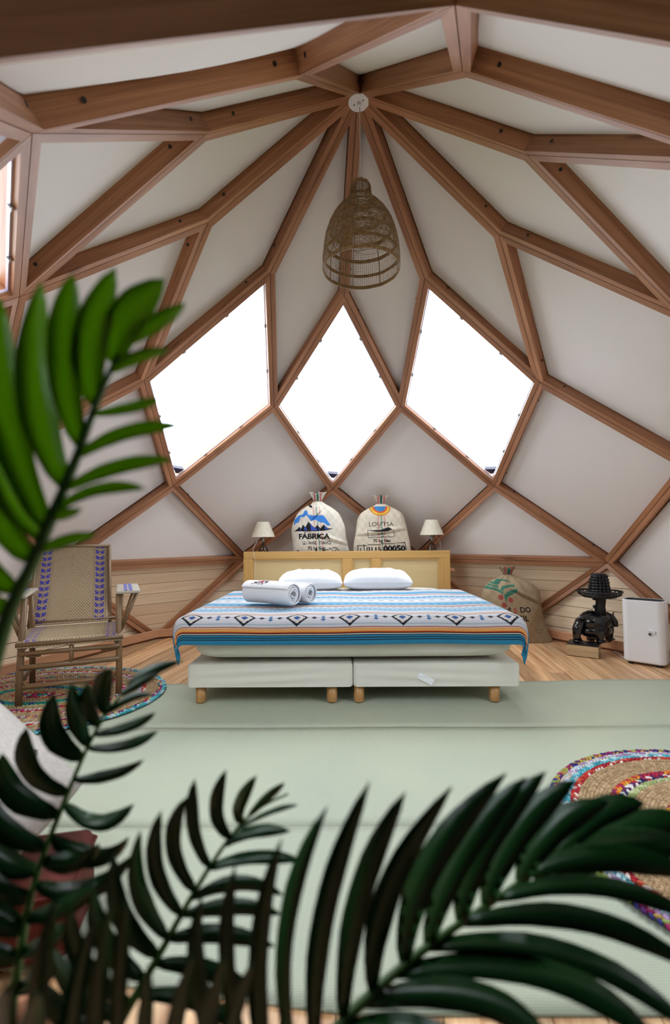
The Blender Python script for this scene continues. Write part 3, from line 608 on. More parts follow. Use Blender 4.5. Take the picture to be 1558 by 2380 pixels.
# ------------------------------------------------------------------ burlap sacks
def sack(label, c, H, wpts, dpts, paintfn, base, seed, lean=(0, 0), folds=(), neck=.038, fl=.075, rot=0.):
    T = thing('coffee_sack', label, 'sack', c, 'stuffed burlap coffee sacks')
    thf = np.linspace(-PI * .55, PI * .55, 370); thb = np.linspace(PI * .55, PI * 1.45, 30)[1:-1]; th = np.concatenate([thf, thb]); vlo = .4 if base[0] > .5 else .12; v = np.concatenate([np.linspace(0, vlo, 30)[:-1], np.linspace(vlo, 1, 330 if vlo > .3 else 380)]); nv = len(v)
    TH, VV = np.meshgrid(th, v, indexing='ij'); vx = [p[0] for p in wpts]
    sm = lambda pts: np.interp(VV, np.linspace(0, 1, 60), np.convolve(np.pad(np.interp(np.linspace(0, 1, 60), [p[0] for p in pts], [p[1] for p in pts]), 3, 'edge'), np.ones(7) / 7, 'valid'))
    Wd, Dp = sm(wpts), sm(dpts); sg = lambda x, p: np.sign(x) * np.abs(x) ** p
    nearn = np.exp(-((VV - 1) / .22) ** 2)
    rr = 1 + .09 * nearn * np.sin(11 * TH + seed) * (1 - np.exp(-((VV - 1) / .03) ** 2)) + .025 * np.sin(3 * TH + 6 * VV + seed) + .02 * np.sin(5 * TH - 11 * VV + 2 * seed)
    x = Wd * sg(np.sin(TH), .85) * rr; y = -Dp * sg(np.cos(TH), .8) * rr; z = VV * H
    for (fz, fx, fw, dep, slope) in folds:
        zz = z - fz - slope * x; prof = -np.exp(-((zz) / .012) ** 2) * 1.0 + .7 * np.exp(-((zz - .025) / .018) ** 2); y -= np.where(np.cos(TH) > 0, dep * prof * np.exp(-((x - fx) / fw) ** 2), 0)
    C = np.zeros(TH.shape + (3,)) + np.array(base); C *= rng.uniform(.88, 1.08, TH.shape + (1,)); front = np.cos(TH) > -.1
    C *= (1 + .07 * np.sin(9 * x / .1 + seed) * np.sin(7 * z / .1))[..., None]
    paintfn(C, x, z, front)
    ca, sa = math.cos(rot), math.sin(rot)
    P = np.stack([c[0] + x * ca - y * sa + lean[0] * z, c[1] + x * sa + y * ca + lean[1] * z, c[2] + z], -1)
    o = grid_mesh('bag', P, C, 'burlap', T, wrap=True)
    # bottom
    mb = MB(); k = 40; ring = [P[int(i * (len(th)) / k), 0] for i in range(k)]; mb.add(ring, [tuple(range(k))]); mb.build('bottom', 'rattan', T)
    # gathered top: flared ruffle
    top = V(c[0] + lean[0] * H, c[1] + lean[1] * H, c[2] + H); n = 90; lv = np.linspace(0, 1, 14); TH2, L2 = np.meshgrid(np.linspace(0, 2 * PI, n, endpoint=False), lv, indexing='ij')
    R2 = neck * (.85 + .9 * L2 ** 1.2) * (1 + .28 * L2 * np.sin(7 * TH2 + seed) + .12 * np.sin(13 * TH2)); Z2 = -.008 + fl * 1.2 * L2 + .012 * np.sin(5 * TH2 + seed) * L2
    P2 = np.stack([top[0] + R2 * np.cos(TH2) + lean[0] * Z2, top[1] + R2 * .8 * np.sin(TH2), top[2] + Z2], -1); C2 = np.zeros(P2.shape) + np.array(base) * .85
    C2[(np.abs(P2[..., 0] - top[0]) < .010) & (np.sin(TH2) < 0)] = (.03, .16, .1); C2[(np.abs(np.abs(P2[..., 0] - top[0]) - .028) < .009) & (np.sin(TH2) < 0)] = (.6, .2, .2)
    g = grid_mesh('gathered_top', P2, C2, 'burlap', T, wrap=True); g.modifiers.new('t', 'SOLIDIFY').thickness = .003
    mb = MB(); mb.tube([top + V(neck * 1.0 * math.cos(a), neck * .85 * math.sin(a), .001 + .004 * math.sin(a * 2)) for a in np.linspace(0, 4 * PI, 40)], .0035, 6)
    for q in range(26):
        a = rng.uniform(0, 2 * PI); rr_ = neck * rng.uniform(.6, 1.7); p = top + V(rr_ * math.cos(a), rr_ * .8 * math.sin(a), fl * rng.uniform(.6, 1.1)); mb.tube([p, p + V(*rng.uniform(-.015, .015, 2), .012), p + V(*rng.uniform(-.03, .03, 2), .018)], .0011, 4)
    mb.build('tie', 'wicker', T); return T
def px2(cx, cy, depth):   # pixel -> (x offset, z) mapping on a sack at a given depth
    o = aty(cx, cy, CAM[1] + depth)
    return lambda px, py: (lambda q: (q[0] - o[0], q[2]))(aty(px, py, CAM[1] + depth))
BK = (.012, .012, .014); PK = (.66, .28, .25); GN = (.10, .27, .20)
ZS = .613
def stripes(C, x, z, f, base_x, ztop=9, amp=0.):
    for q, c, a in ((-.030, PK, .6), (.0, GN, .65), (.030, PK, .6)):
        mk = f & (np.abs(x - base_x(z) - q) < .0075) & (z < ztop); C[mk] = C[mk] * (1 - a) + np.array(c) * a
cs1 = V(aty(745, 1280, 2.13)[0], 2.135, ZS); k1 = 4.70
g1 = px2(745, 1280, k1)
def paint1(C, x, z, f):
    zw = z + ZS; P_ = lambda pts: np.array([g1(*p) for p in pts]); stripes(C, x, z, f, lambda z: .0 - .05 * (z - .35), .61)
    A = lambda pts, col, a=1.: paint(C, x, zw, poly_tris(P_(pts)), col, mask=f, a=a)
    A([(687, 1222), (688, 1208), (700, 1197), (709, 1195), (713, 1186), (719, 1186), (722, 1196), (735, 1198), (757, 1197), (764, 1206), (774, 1221), (767, 1222), (758, 1215), (748, 1214), (740, 1208), (728, 1211), (718, 1197), (710, 1202), (704, 1201), (699, 1214), (692, 1216)], (.06, .25, .72))
    A([(687, 1235), (697, 1228), (700, 1224), (704, 1229), (709, 1219), (714, 1226), (722, 1212), (731, 1222), (737, 1227), (742, 1220), (750, 1228), (757, 1219), (765, 1226), (768, 1228), (780, 1228), (762, 1233), (740, 1235), (700, 1235)], BK)
    for pts in ([(700, 1233), (702, 1227), (705, 1233)], [(711, 1232), (713, 1223), (720, 1233)], [(728, 1233), (726, 1218), (742, 1230), (741, 1233)], [(747, 1233), (744, 1225), (750, 1233)], [(760, 1231), (759, 1222), (768, 1229)]): A(pts, (.05, .10, .45))
    def Tx(s_, px, py, size, bold=0, sx=1.): q = g1(px, py); paint(C, x, zw, text_tris(s_, size, bold), BK, q[0], q[1], sx, 1, mask=f)
    Tx('FÁBRICA', 734, 1252, .068, .0030, 1.12); Tx('LE HAVRE   FRANCE', 740, 1264.5, .038, .0009, .82); Tx('70 kg Net', 739, 1278, .042, .0016, 1.0); Tx('2', 695, 1288, .055, .001); Tx('08', 780, 1288, .05, .002)
    A([(748, 1281), (783, 1271), (792, 1280), (790, 1281), (782, 1273), (749, 1283)], BK)
    for (qx, qy) in ((726, 1168), (724, 1173), (728, 1176)): A([(qx - 3, qy), (qx, qy + 4), (qx + 4, qy + 2), (qx + 2, qy - 3)], BK)
sack('white burlap sack left behind the headboard, printed FÁBRICA with blue and black mountains', cs1, .665,
     [(0, .22), (.15, .285), (.4, .27), (.62, .262), (.78, .225), (.88, .165), (.95, .085), (1, .030)], [(0, .09), (.2, .125), (.6, .13), (.85, .10), (.94, .06), (1, .026)], paint1, (.80, .74, .64), 1.3,
     lean=(-.035, -.0), folds=[(.32, .1, .2, .02, -.35), (.53, -.02, .05, .014, .9)])
cs2 = V(aty(890, 1280, 2.13)[0], 2.135, ZS); g2 = px2(890, 1280, k1)
def paint2(C, x, z, f):
    zw = z + ZS; stripes(C, x, z, f, lambda z: -.008 + 0 * z, .60)
    q = g2(885, 1177); d = np.hypot((x - q[0]) / 1.15, (zw - q[1])); lo = f & (zw < q[1] + .004)
    for r, c in ((.092, (.62, .27, .05)), (.079, (.78, .50, .07)), (.064, (.62, .11, .03)), (.047, (.05, .22, .5))): C[lo & (d < r)] = c
    def Tx(s_, px, py, size, bold=0, sx=1.): q = g2(px, py); paint(C, x, zw, text_tris(s_, size, bold), BK, q[0], q[1], sx, 1, mask=f)
    A = lambda pts, col, a=1.: paint(C, x, zw, poly_tris(np.array([g2(*p) for p in pts])), col, mask=f, a=a)
    Tx("LOU'TSA", 886, 1223, .058, .0002, 1.05); Tx('SERRA', 883, 1229, .022); Tx('SANTOS', 885, 1243, .020, .0005); Tx('Planalto  Natura  MG', 884, 1247.5, .020); Tx('70 kg Net', 887, 1260, .042, .0014)
    A([(852, 1233), (885, 1231), (903, 1225), (912, 1230), (900, 1235), (875, 1236)], BK)
    for a, b, c_, d_ in ((854, 1232, 855, 1249), (914, 1231, 916, 1247)): A([(a, b), (a + 1.2, b), (c_ + 1.2, d_), (c_, d_)], BK)
    A([(855, 1249), (916, 1247), (916, 1248.3), (855, 1250.3)], BK)
    A([(830, 1268), (941, 1260), (941, 1262), (830, 1270)], BK); A([(830, 1268), (832, 1268), (832, 1290), (830, 1290)], BK); A([(940, 1260), (942, 1260), (946, 1285), (944, 1285)], BK); A([(844, 1266), (846, 1266), (848, 1290), (846, 1290)], BK)
    Tx('3', 837, 1282, .052, .001); Tx('0115', 868, 1282, .066, .0022, 1.1); Tx('00050', 916, 1281, .074, .0045, 1.15)
sack('cream burlap sack right behind the headboard, printed with a rainbow arc and 70 kg Net', cs2, .635,
     [(0, .26), (.15, .29), (.4, .272), (.62, .25), (.8, .222), (.9, .175), (.96, .08), (1, .028)], [(0, .09), (.2, .125), (.6, .12), (.85, .10), (.94, .06), (1, .026)], paint2, (.73, .65, .52), 3.1,
     lean=(-.02, 0), folds=[(.345, .0, .2, .022, .12)], neck=.036, fl=.07)
cs3 = atz(1198, 1484); cs3 = V(cs3[0] - .01, 1.74, 0.002); k3 = cs3[1] - .15 - CAM[1]; g3 = px2(1198, 1484, k3); 
def paint3(C, x, z, f):
    zw = z; A = lambda pts, col, a=.9: paint(C, x, zw, poly_tris(np.array([g3(*p) for p in pts])), col, mask=f, a=a)
    GR = (.02, .20, .14); RD = (.40, .05, .05)
    A([(1142, 1349), (1136, 1354), (1146, 1359), (1158, 1362), (1164, 1361), (1172, 1353), (1190, 1353), (1196, 1356), (1180, 1350), (1165, 1349), (1156, 1356), (1148, 1354)], GR)
    A([(1133, 1356), (1130, 1362), (1146, 1365), (1160, 1369), (1163, 1364), (1150, 1362)], GR)
    A([(1130, 1364), (1131, 1372), (1148, 1373), (1162, 1379), (1168, 1384), (1168, 1378), (1160, 1371), (1146, 1367)], GR)
    A([(1163, 1372), (1168, 1377), (1172, 1370), (1186, 1367), (1200, 1366), (1199, 1361), (1184, 1362), (1170, 1364)], GR)
    A([(1169, 1384), (1170, 1398), (1176, 1405), (1173, 1398), (1176, 1390), (1190, 1383), (1202, 1378), (1203, 1369), (1188, 1374), (1176, 1378), (1172, 1383)], GR)
    for qx, qy in ((1161.5, 1390), (1183, 1396), (1166.5, 1407.5)):
        A([(qx + 6 * math.cos(a), qy + 6 * math.sin(a)) for a in np.linspace(0, 2 * PI, 14, endpoint=False)], RD, .85)
    def Tx(s_, px, py, size, col=BK, bold=.0016): q = g3(px, py); paint(C, x, zw, text_tris(s_, size, bold), col, q[0], q[1], 1.0, 1, mask=f)
    Tx('CAF', 1143, 1427, .062); Tx('É', 1177, 1427, .062); Tx('S', 1190, 1426, .062, (.5, .08, .06)); Tx('DO', 1214, 1424, .062); Tx('BRASIL', 1192, 1444, .066)
    Tx('COFFEE OF', 1243, 1467, .016, (.04, .12, .06), 0); Tx('BRAZIL 60 KG', 1245, 1473, .013, (.04, .12, .06), 0)
sack('brown burlap sack on the floor right of the bed with a green sprig print', cs3, .575,
     [(0, .33), (.06, .30), (.25, .262), (.5, .262), (.68, .262), (.8, .23), (.9, .155), (.96, .08), (1, .028)], [(0, .17), (.1, .17), (.5, .16), (.8, .13), (.93, .07), (1, .026)], paint3, (.44, .33, .21), 5.2,
     lean=(-.085, .05), folds=[(.43, .1, .12, .02, -.5)], neck=.034, fl=.06)
# ------------------------------------------------------------------ table lamps
for px, lab in ((612, 'small table lamp with parchment shade, left of the sacks'), (1004, 'small table lamp with parchment shade, right of the sacks')):
    c = aty(px, 1250, 2.125); c[2] = ZS; T = thing('table_lamp', lab, 'lamp', c, 'table lamps behind the headboard'); dy = .0 if px < 800 else .022
    mb = MB(); mb.lathe([(.045, 0), (.052, .006), (.052, .02), (.046, .03), (.05, .05), (.052, .16), (.046, .205), (.026, .225), (.03, .235), (.02, .245)], c, 28); mb.build('base', 'brown_glaze', T, True)
    mb = MB(); mb.lathe([(.011, .24), (.013, .30), (.008, .34), (.004, .35)], c, 12); mb.build('socket', 'grey_metal', T, True)
    z0 = aty(px, 1248 if px < 800 else 1243, 2.125)[2] - c[2]; z1 = z0 + .148
    mb = MB(); mb.lathe([(.118, z0), (.116, z0), (.115, z0 + .004), (.061, z1 - .003), (.060, z1), (.057, z1), (.058, z1 - .004), (.113, z0 + .002), (.118, z0)], c, 36, cap=False); mb.build('lamp_shade', 'lampshade', T, True)
    mb = MB()
    for q in range(3): a = q * 2 * PI / 3; mb.tube([c + V(0, 0, .34), c + V(.06 * math.cos(a), .06 * math.sin(a), z1 - .006)], .0012, 5)
    mb.build('shade_ring', 'grey_metal', T)
    mb = MB()
    if px < 800: pts = [c + V(-.03, -.05, z0 - .01), at(592, 1268, 4.66), at(588, 1279, 4.63), at(590, 1283, 4.62), at(591, 1293, 4.61), at(594, 1305, 4.61), at(592, 1330, 4.61), at(592, 1352, 4.60)]
    else: pts = [c + V(.03, -.03, z0 - .005), c + V(.07, -.05, z0 - .06), c + V(.09, -.03, .12), c + V(.06, -.01, .004)]
    mb.tube(pts, .0016, 5); mb.build('cord', 'white_cord', T)
# ------------------------------------------------------------------ pendant lamp
LX, LY = aty(840, 600, 0)[0], 0.
rimz = aty(840, 628, 0)[2]; topz = aty(840, 417, 0)[2]; R0 = .2165; Hs = topz - rimz
T = thing('pendant_lamp', 'bell-shaped woven wicker pendant lamp hanging from the dome centre', 'lamp', (LX, LY, rimz))
prof = [(0, 1.0), (.06, 1.01), (.25, .975), (.40, .905), (.52, .80), (.62, .66), (.70, .50), (.755, .36), (.775, .305), (.80, .29), (.90, .27), (.955, .22), (.985, .13), (1, .04)]
prad = lambda q: np.interp(q, [p[0] for p in prof], [p[1] for p in prof]) * R0
LP_ = lambda q, th, dr=0.: V(LX + (prad(q) + dr) * math.cos(th), LY + (prad(q) + dr) * math.sin(th), rimz + q * Hs)
mb = MB()
for k in range(110):
    th = 2 * PI * k / 110; q1 = .775 if k % 2 else .99
    if k % 3 == 1: q1 = .7
    mb.tube([LP_(q, th) for q in np.linspace(.01, q1, 14)], .0010, 4, cap=False)
for q in np.concatenate([np.arange(.02, .76, .024), np.arange(.78, .98, .02)]):
    mb.tube([LP_(q + .002 * math.sin(7 * a), a, .001) for a in np.linspace(0, 2 * PI, 48)], .0007, 4, cap=False)
tag(mb.build('open_weave', 'wicker', T), kind='stuff')
mb = MB()   # random scribble weaving over the upper body
for k in range(520):
    q, th = rng.uniform(.08, .74), rng.uniform(0, 2 * PI)
    if q < .42 and math.sin(th) > -.25: continue
    q, th = q, th; dq, dt = rng.uniform(-.02, .02), rng.uniform(.04, .14) * random.choice((-1, 1)); pts = []
    for i in range(9): pts.append(LP_(min(max(q, .13), .76), th, .002 + .002 * (i % 2))); q += dq + rng.uniform(-.012, .012); th += dt
    mb.tube(pts, .0013, 3, cap=False)
for k in range(70):
    th = rng.uniform(0, 2 * PI); q = rng.uniform(.77, .97); mb.tube([LP_(min(max(q + .01 * i, .77), .99), th + .12 * i, .002) for i in range(6)], .0011, 3, cap=False)
tag(mb.build('scribble_weave', 'wicker', T), kind='stuff')
for k in range(8):
    th = 2 * PI * k / 8 + .195; mb = MB(); mb.tube([LP_(q, th, -.003) for q in np.linspace(0, .98, 22)], .0022, 5); mb.build('rib', 'wicker', T, True)
for q, h in ((.014, .026), (.15, .018), (.31, .018), (.47, .018), (.62, .016), (.775, .03), (.92, .02)):
    mb = MB(); n = 56; zz = h / Hs / 2
    vs = [LP_(min(max(q + s_ * zz, 0), .99), 2 * PI * k / n, d + .0012 * math.sin(k * 5)) for s_, d in ((-1, .002), (1, .002), (1, -.002), (-1, -.002)) for k in range(n)]
    fs = [(i * n + k, i * n + (k + 1) % n, ((i + 1) % 4) * n + (k + 1) % n, ((i + 1) % 4) * n + k) for i in range(4) for k in range(n)]; mb.add(vs, fs); mb.build('band', 'wicker', T)
mb = MB(); mb.tube([(LX, LY, topz - .02), (LX, LY, 3.40)], .0028, 6); mb.build('cord', 'white_cord', T)
mb = MB(); mb.lathe([(.01, topz - .09), (.022, topz - .085), (.022, topz - .03), (.008, topz - .02)], (LX, LY, 0), 14); mb.build('socket', 'white_plastic', T)
rz = aty(835, 236, 0)
mb = MB(); mb.lathe([(.060, -.012), (.0625, -.010), (.0625, .008)], (rz[0], 0, rz[2] + .002), 36); mb.lathe([(.012, -.03), (.014, -.012)], (rz[0] + .0, 0, rz[2] + .002), 14)
mb.lathe([(.004, -.0135), (.004, -.012)], (rz[0] - .028, .01, rz[2]), 10, 1); mb.lathe([(.004, -.0135), (.004, -.012)], (rz[0] + .022, -.02, rz[2]), 10, 1)
mb.build('ceiling_rose', ['white_plastic', 'dark_metal'], T)
mb = MB(); mb.lathe([(.056, .01), (.056, .10)], (rz[0], .0, rz[2]), 28); mb.build('hub_block', 'beam_wood', SH['ceiling'])
# ------------------------------------------------------------------ rattan armchair
fl_, fr_ = atz(43, 1650), atz(276, 1620); mid = (fl_ + fr_) / 2; CX = unit(fr_ - fl_); CF = V(CX[1], -CX[0], 0); CU = V(0, 0, 1); cw = np.linalg.norm(fr_ - fl_) / 2
T = thing('rattan_armchair', 'rattan armchair with a woven cane back edged in blue, on the left rug', 'chair', mid)
q0 = .024
K = lambda x, y, z: mid + CX * x - CF * y + CU * (z)       # y backwards
def tb(nm, pts, r, n=8, mt='rattan'):
    mb = MB(); P = [K(*p) for p in pts]; mb.tube(P, r, n); return mb.build(nm, mt, T, True, axis=P[-1] - P[0])
def crv(a, b, c, n=10): a, b, c = map(np.array, (a, b, c)); return [tuple((1 - t) ** 2 * a + 2 * t * (1 - t) * b + t * t * c) for t in np.linspace(0, 1, n)]
for s in (-1, 1):
    tb('leg', [(s * cw, 0, q0), (s * cw, .01, .2), (s * (cw - .004), .02, .36), (s * (cw - .01), .04, .60)], [.019, .019, .018, .015])
    tb('leg', [(s * cw, .46, q0), (s * cw, .44, .2), (s * cw, .42, .37), (s * (cw + .01), .40, .60)], [.018, .018, .017, .014])
    tb('arm_brace', [(s * (cw + .002), .05, .37), (s * (cw + .095), .06, .60)], .011); tb('arm_brace', [(s * (cw + .002), .12, .36), (s * (cw + .075), .13, .60)], .011)
    tb('side_rail', [(s * cw, 0, .355), (s * cw, .44, .355)], .014); tb('side_rail', [(s * cw, 0.01, .13), (s * cw, .45, .13)], .012)
    mb = MB(); mb.rbox(K(s * (cw + .045), .23, .612), (.068, .225, .010), .008, [CX, -CF, CU], 3); ar = mb.build('armrest', 'cane', T, True, axis=CX)
    nn = len(ar.data.vertices); P_ = np.array([v.co for v in ar.data.vertices]); lx = (P_ - K(s * (cw + .045), .23, .612)) @ CX; setcol(ar.data, np.zeros((nn, 3)) + (.56, .50, .42))
    for q in (-.014, .014): mb = MB(); mb.box(K(s * (cw + .045) + q, .23, .6225), (.010, .222, .0008), [CX, -CF, CU]); mb.build('woven_band', 'faded_blue', T)
    tb('back_post', [(s * (cw - .02) - .04, .43, .36), (s * (cw - .022) - .045, .56, .62), (s * (cw - .03) - .045, .69, .88)], .012)
    for (z0, z1, sg) in ((.345, .30, -1), (.30, .115, 1), (.225, .27, 1)):
        tb('corner_cane', crv((s * (cw - .012), 0.01, z1 + (.05 if sg > 0 else -.0) + (-.0)), (s * (cw - .012), .01, z0 if sg < 0 else z1), (s * (cw - .10), .01, z0 if sg < 0 else z1 + .012)), .006, 6)
for z, r, y in ((.300, .013, .0), (.225, .015, .0), (.118, .015, .01), (.30, .012, .44), (.13, .012, .45)): tb('stretcher', [(-cw, y, z), (cw, y, z)], r)
tb('seat_rail', [(-cw - .02, -.012, .352), (cw + .02, -.012, .352)], .013); tb('seat_rail', [(-cw - .01, .46, .355), (cw + .01, .46, .355)], .013)
tb('post', [(.0, .0, .22), (.0, 0, .345)], .013); tb('back_rail', [(-cw, .44, .40), (cw, .44, .40)], .011); tb('back_rail', [(-cw - .015, .69, .88), (cw - .075, .69, .88)], .011)
def cane(nm, nu, nv, wd, length, pos, fade=1.):
    u = np.linspace(-wd / 2, wd / 2, nu); v = np.linspace(0, length, nv); U, V_ = np.meshgrid(u, v, indexing='ij'); C = np.zeros((nu, nv, 3)) + (.66, .49, .30)
    ch = ((V_ + np.abs(U) * 1.25) / .021) % 1; fine = ((V_ + U * 0) / .006) % 1; hgt = .0012 * np.sin(ch * 2 * PI) + .0006 * np.sin(fine * 2 * PI)
    C *= (.45 + .85 * ch)[..., None]; C *= (.7 + .4 * (fine > .35))[..., None]; C *= rng.uniform(.8, 1.15, (nu, nv, 1))
    for c0 in (-wd / 2 + .062, wd / 2 - .062):
        dx = np.abs(U - c0); ph = (V_ / .047) % 1; mk = (dx < .028) & (dx > .003) & (ph > .12 + dx * 6) & (ph < .62 + dx * 12); mk &= ~((V_ + dx) % .0235 < .003)
        C[mk] = np.array((.035, .03, .42)) * fade + (1 - fade) * C[mk] * .9; e = (np.abs(U - c0) > .034) & (np.abs(U - c0) < .04); C[e] *= .75
    P = pos(U, V_, hgt); o = grid_mesh(nm, P, C, 'cane', T); o.modifiers.new('t', 'SOLIDIFY').thickness = .008; o.modifiers['t'].offset = 0
KG = lambda x, y, z: mid + x[..., None] * CX - y[..., None] * CF + z[..., None] * CU
cane('backrest', 230, 300, .465, .60, lambda U, W_, h: KG(U * (1 - .05 * W_ / .6) - .045, .425 + .45 * W_ + .035 * np.sin(W_ / .6 * PI) - h, .385 + .84 * W_ + h * .3 - .012 * (U / .23) ** 2 * (W_ / .6)))
cane('seat', 230, 200, .53, .46, lambda U, W_, h: KG(U, W_ - .015 - .0 * U, .368 + .012 * np.sin(W_ / .46 * PI) - .035 * np.clip((.03 - W_) / .03, 0, 1) ** 2 + h), .55)
for s in (-1, 1): tb('edge_cane', [(s * .2325 * (1 - .05 * w / .6) - .045, .423 + .45 * w + .035 * math.sin(w / .6 * PI), .385 + .84 * w) for w in np.linspace(0, .6, 12)], .006, 6)
# ------------------------------------------------------------------ black figure lamp on a timber block
ca = atz(1322, 1524); cb = atz(1388, 1532); cx_ = unit(cb - ca); cyv = V(-cx_[1], cx_[0], 0); AX = [cx_, cyv, (0, 0, 1)]
T = thing('timber_block', 'short pale timber crate under the black lamp', 'crate', (ca + cb) / 2 + cyv * .08)
cc = (ca + cb) / 2 + cyv * .085; hw = np.linalg.norm(cb - ca) / 2 + .012
for z, h in ((.066, .021), (.024, .020)):
    mb = MB(); mb.rbox(cc + V(0, 0, z) - cyv * .07, (hw, .015, h), .003, AX, 2); mb.build('slat', 'crate_wood', T, axis=cx_)
    mb = MB(); mb.rbox(cc + V(0, 0, z) + cyv * .07, (hw, .015, h), .003, AX, 2); mb.build('slat', 'crate_wood', T, axis=cx_)
for s in (-1, 1): mb = MB(); mb.rbox(cc + cx_ * s * (hw - .02) + V(0, 0, .045), (.016, .054, .038), .003, AX, 2); mb.build('end_block', 'crate_wood', T, axis=cyv)
mb = MB(); mb.rbox(cc + V(0, 0, .0915), (hw + .0, .085, .004), .002, AX, 2); mb.build('lid', 'black_matt', T)
B0 = cc + cx_ * .03 + V(0, 0, .096); T = thing('figure_lamp', 'glossy black carved animal lamp with a lattice hat shade, beside the white appliance', 'lamp', B0)
sc = 3.83 / 1131
def bp(px, py, dd=0.): return at(px, py, B0[1] - CAM[1] + dd)
def blob(mb, px, py, rx, ry, rz_, dd=0, ax=None, n=14): mb.ell(bp(px, py, dd), (rx * sc, ry * sc, rz_ * sc), ax, n)
vx, vy, vz = V(1, 0, 0), V(0, 1, 0), V(0, 0, 1)
mb = MB(); blob(mb, 1384, 1446, 36, 26, 26); blob(mb, 1375, 1434, 27, 20, 12); blob(mb, 1396, 1438, 30, 22, 16); blob(mb, 1384, 1465, 38, 26, 18); mb.build('body', 'black_gloss', T, True)
for px, py0, dd in ((1344, 1455, -.03), (1398, 1460, -.06), (1376, 1462, .05), (1418, 1458, .03)):
    mb = MB(); foot = bp(px, 1499, dd); foot[2] = B0[2] + .008; mb.tube([bp(px + (6 if px < 1390 else -3), py0 - 12, dd * .7), bp(px - 2, py0 + 8, dd), bp(px - 3, py0 + 25, dd), foot], [.038, .036, .028, .033], 12); mb.ell(foot + V(0, -.006, .004), (.038, .038, .011)); mb.build('leg', 'black_gloss', T, True)
mb = MB(); mb.tube([bp(1376, 1428), bp(1360, 1431, -.02), bp(1350, 1437, -.03), bp(1342, 1438, -.03)], [.038, .030, .018, .008], 12); blob(mb, 1371, 1422, 8, 6, 4); mb.build('bird_head', 'black_gloss', T, True)
mb = MB(); mb.tube([bp(1408, 1432), bp(1422, 1436, -.02), bp(1431, 1446, -.04), bp(1433, 1457, -.05)], [.036, .030, .021, .015], 12); 
for s in (-1, 1): mb.tube([bp(1420 + s * 5, 1432), bp(1420 + s * 7, 1421)], [.009, .002], 8)
mb.build('beast_head', 'black_gloss', T, True)
mb = MB()
for px, py in ((1394, 1455), (1402, 1455), (1398, 1463), (1390, 1464), (1406, 1463)): p = bp(px, py, -.096); mb.tube([p + V(.012 * math.cos(a), 0, .017 * math.sin(a)) for a in np.linspace(0, 2 * PI, 12)], .0022, 5, cap=False)
mb.build('carving', 'black_matt', T)
mb = MB(); mb.tube([bp(1396, 1430), bp(1396, 1410), bp(1397, 1395), bp(1394, 1388)], [.046, .036, .037, .055], 14); mb.ell(bp(1382, 1410), (.012, .012, .015)); mb.build('column', 'black_matt', T, True)
bc = bp(1394, 1379)
def torus(mb, c, R_, r, n=40, sy=1.): mb.tube([c + V(R_ * math.cos(a), R_ * sy * math.sin(a), 0) for a in np.linspace(0, 2 * PI, n)], r, 6, cap=False)
mb = MB(); torus(mb, bc + V(0, 0, .016), .158, .008); torus(mb, bc + V(0, 0, -.004), .15, .007); torus(mb, bc + V(0, 0, -.022), .115, .008); torus(mb, bc + V(0, 0, -.01), .082, .010)
for k in range(26): a = 2 * PI * k / 26; mb.tube([bc + V(.158 * math.cos(a), .158 * math.sin(a), .016), bc + V(.135 * math.cos(a + .1), .135 * math.sin(a + .1), -.016), bc + V(.07 * math.cos(a + .1), .07 * math.sin(a + .1), -.018)], .0042, 5)
mb.lathe([(.06, -.03), (.085, -.024), (.085, -.012), (.06, -.008)], bc, 20); mb.build('brim', 'black_matt', T, True)
mb = MB(); n = 16
for k in range(n):
    a = 2 * PI * k / n; mb.tube([bc + V(.080 * math.cos(a), .080 * math.sin(a), -.012), bc + V(.064 * math.cos(a), .064 * math.sin(a), .09), bc + V(.050 * math.cos(a), .050 * math.sin(a), .148)], .0062, 6)
for z, r in ((.0, .079), (.025, .076), (.048, .072), (.07, .068), (.092, .065), (.114, .060), (.136, .055), (.15, .045)): torus(mb, bc + V(0, 0, z), r, .0058, 26)
for k in range(30): a = rng.uniform(0, 2 * PI); z = rng.uniform(.02, .14); r = .083 - z * .17; mb.ell(bc + V(r * math.cos(a), r * math.sin(a), z), (.009, .009, .007), n=6)
mb.lathe([(.0, .15), (.044, .150), (.046, .145), (0, .144)], bc, 16); mb.build('crown', 'black_matt', T)
# ------------------------------------------------------------------ white appliance
pa = atz(1448, 1534, .02); pb = atz(1540, 1548, .02); ux = unit(pb - pa); uy = V(-ux[1], ux[0], 0); AX = [ux, uy, (0, 0, 1)]; wd = np.linalg.norm(pb - pa) / 2 + .012; dp = .085
zt_ = aty(1444, 1392, pa[1])[2]
pc = pa + ux * wd + uy * dp; pc[2] = 0
T = thing('air_purifier', 'white plastic air dehumidifier box with a black top, by the right wall', 'appliance', pc)
mb = MB()
def rring(hw_, hd, r, z, n=6):
    return [pc + ux * (sx_ * (hw_ - r) + r * math.cos((a0 + i / n) * PI / 2)) + uy * (sy_ * (hd - r) + r * math.sin((a0 + i / n) * PI / 2)) + V(0, 0, z) for sx_, sy_, a0 in ((1, 1, 0), (-1, 1, 1), (-1, -1, 2), (1, -1, 3)) for i in range(n + 1)]
def loft(mb, rings, mi=0, cap=(1, 1)):
    k = len(rings[0]); vs = [p for r in rings for p in r]; fs = [(j * k + i, j * k + (i + 1) % k, (j + 1) * k + (i + 1) % k, (j + 1) * k + i) for j in range(len(rings) - 1) for i in range(k)]
    if cap[0]: fs.append(tuple(range(k))[::-1])
    if cap[1]: fs.append(tuple(range((len(rings) - 1) * k, len(rings) * k)))
    mb.add(vs, fs, mi)
rr = .045
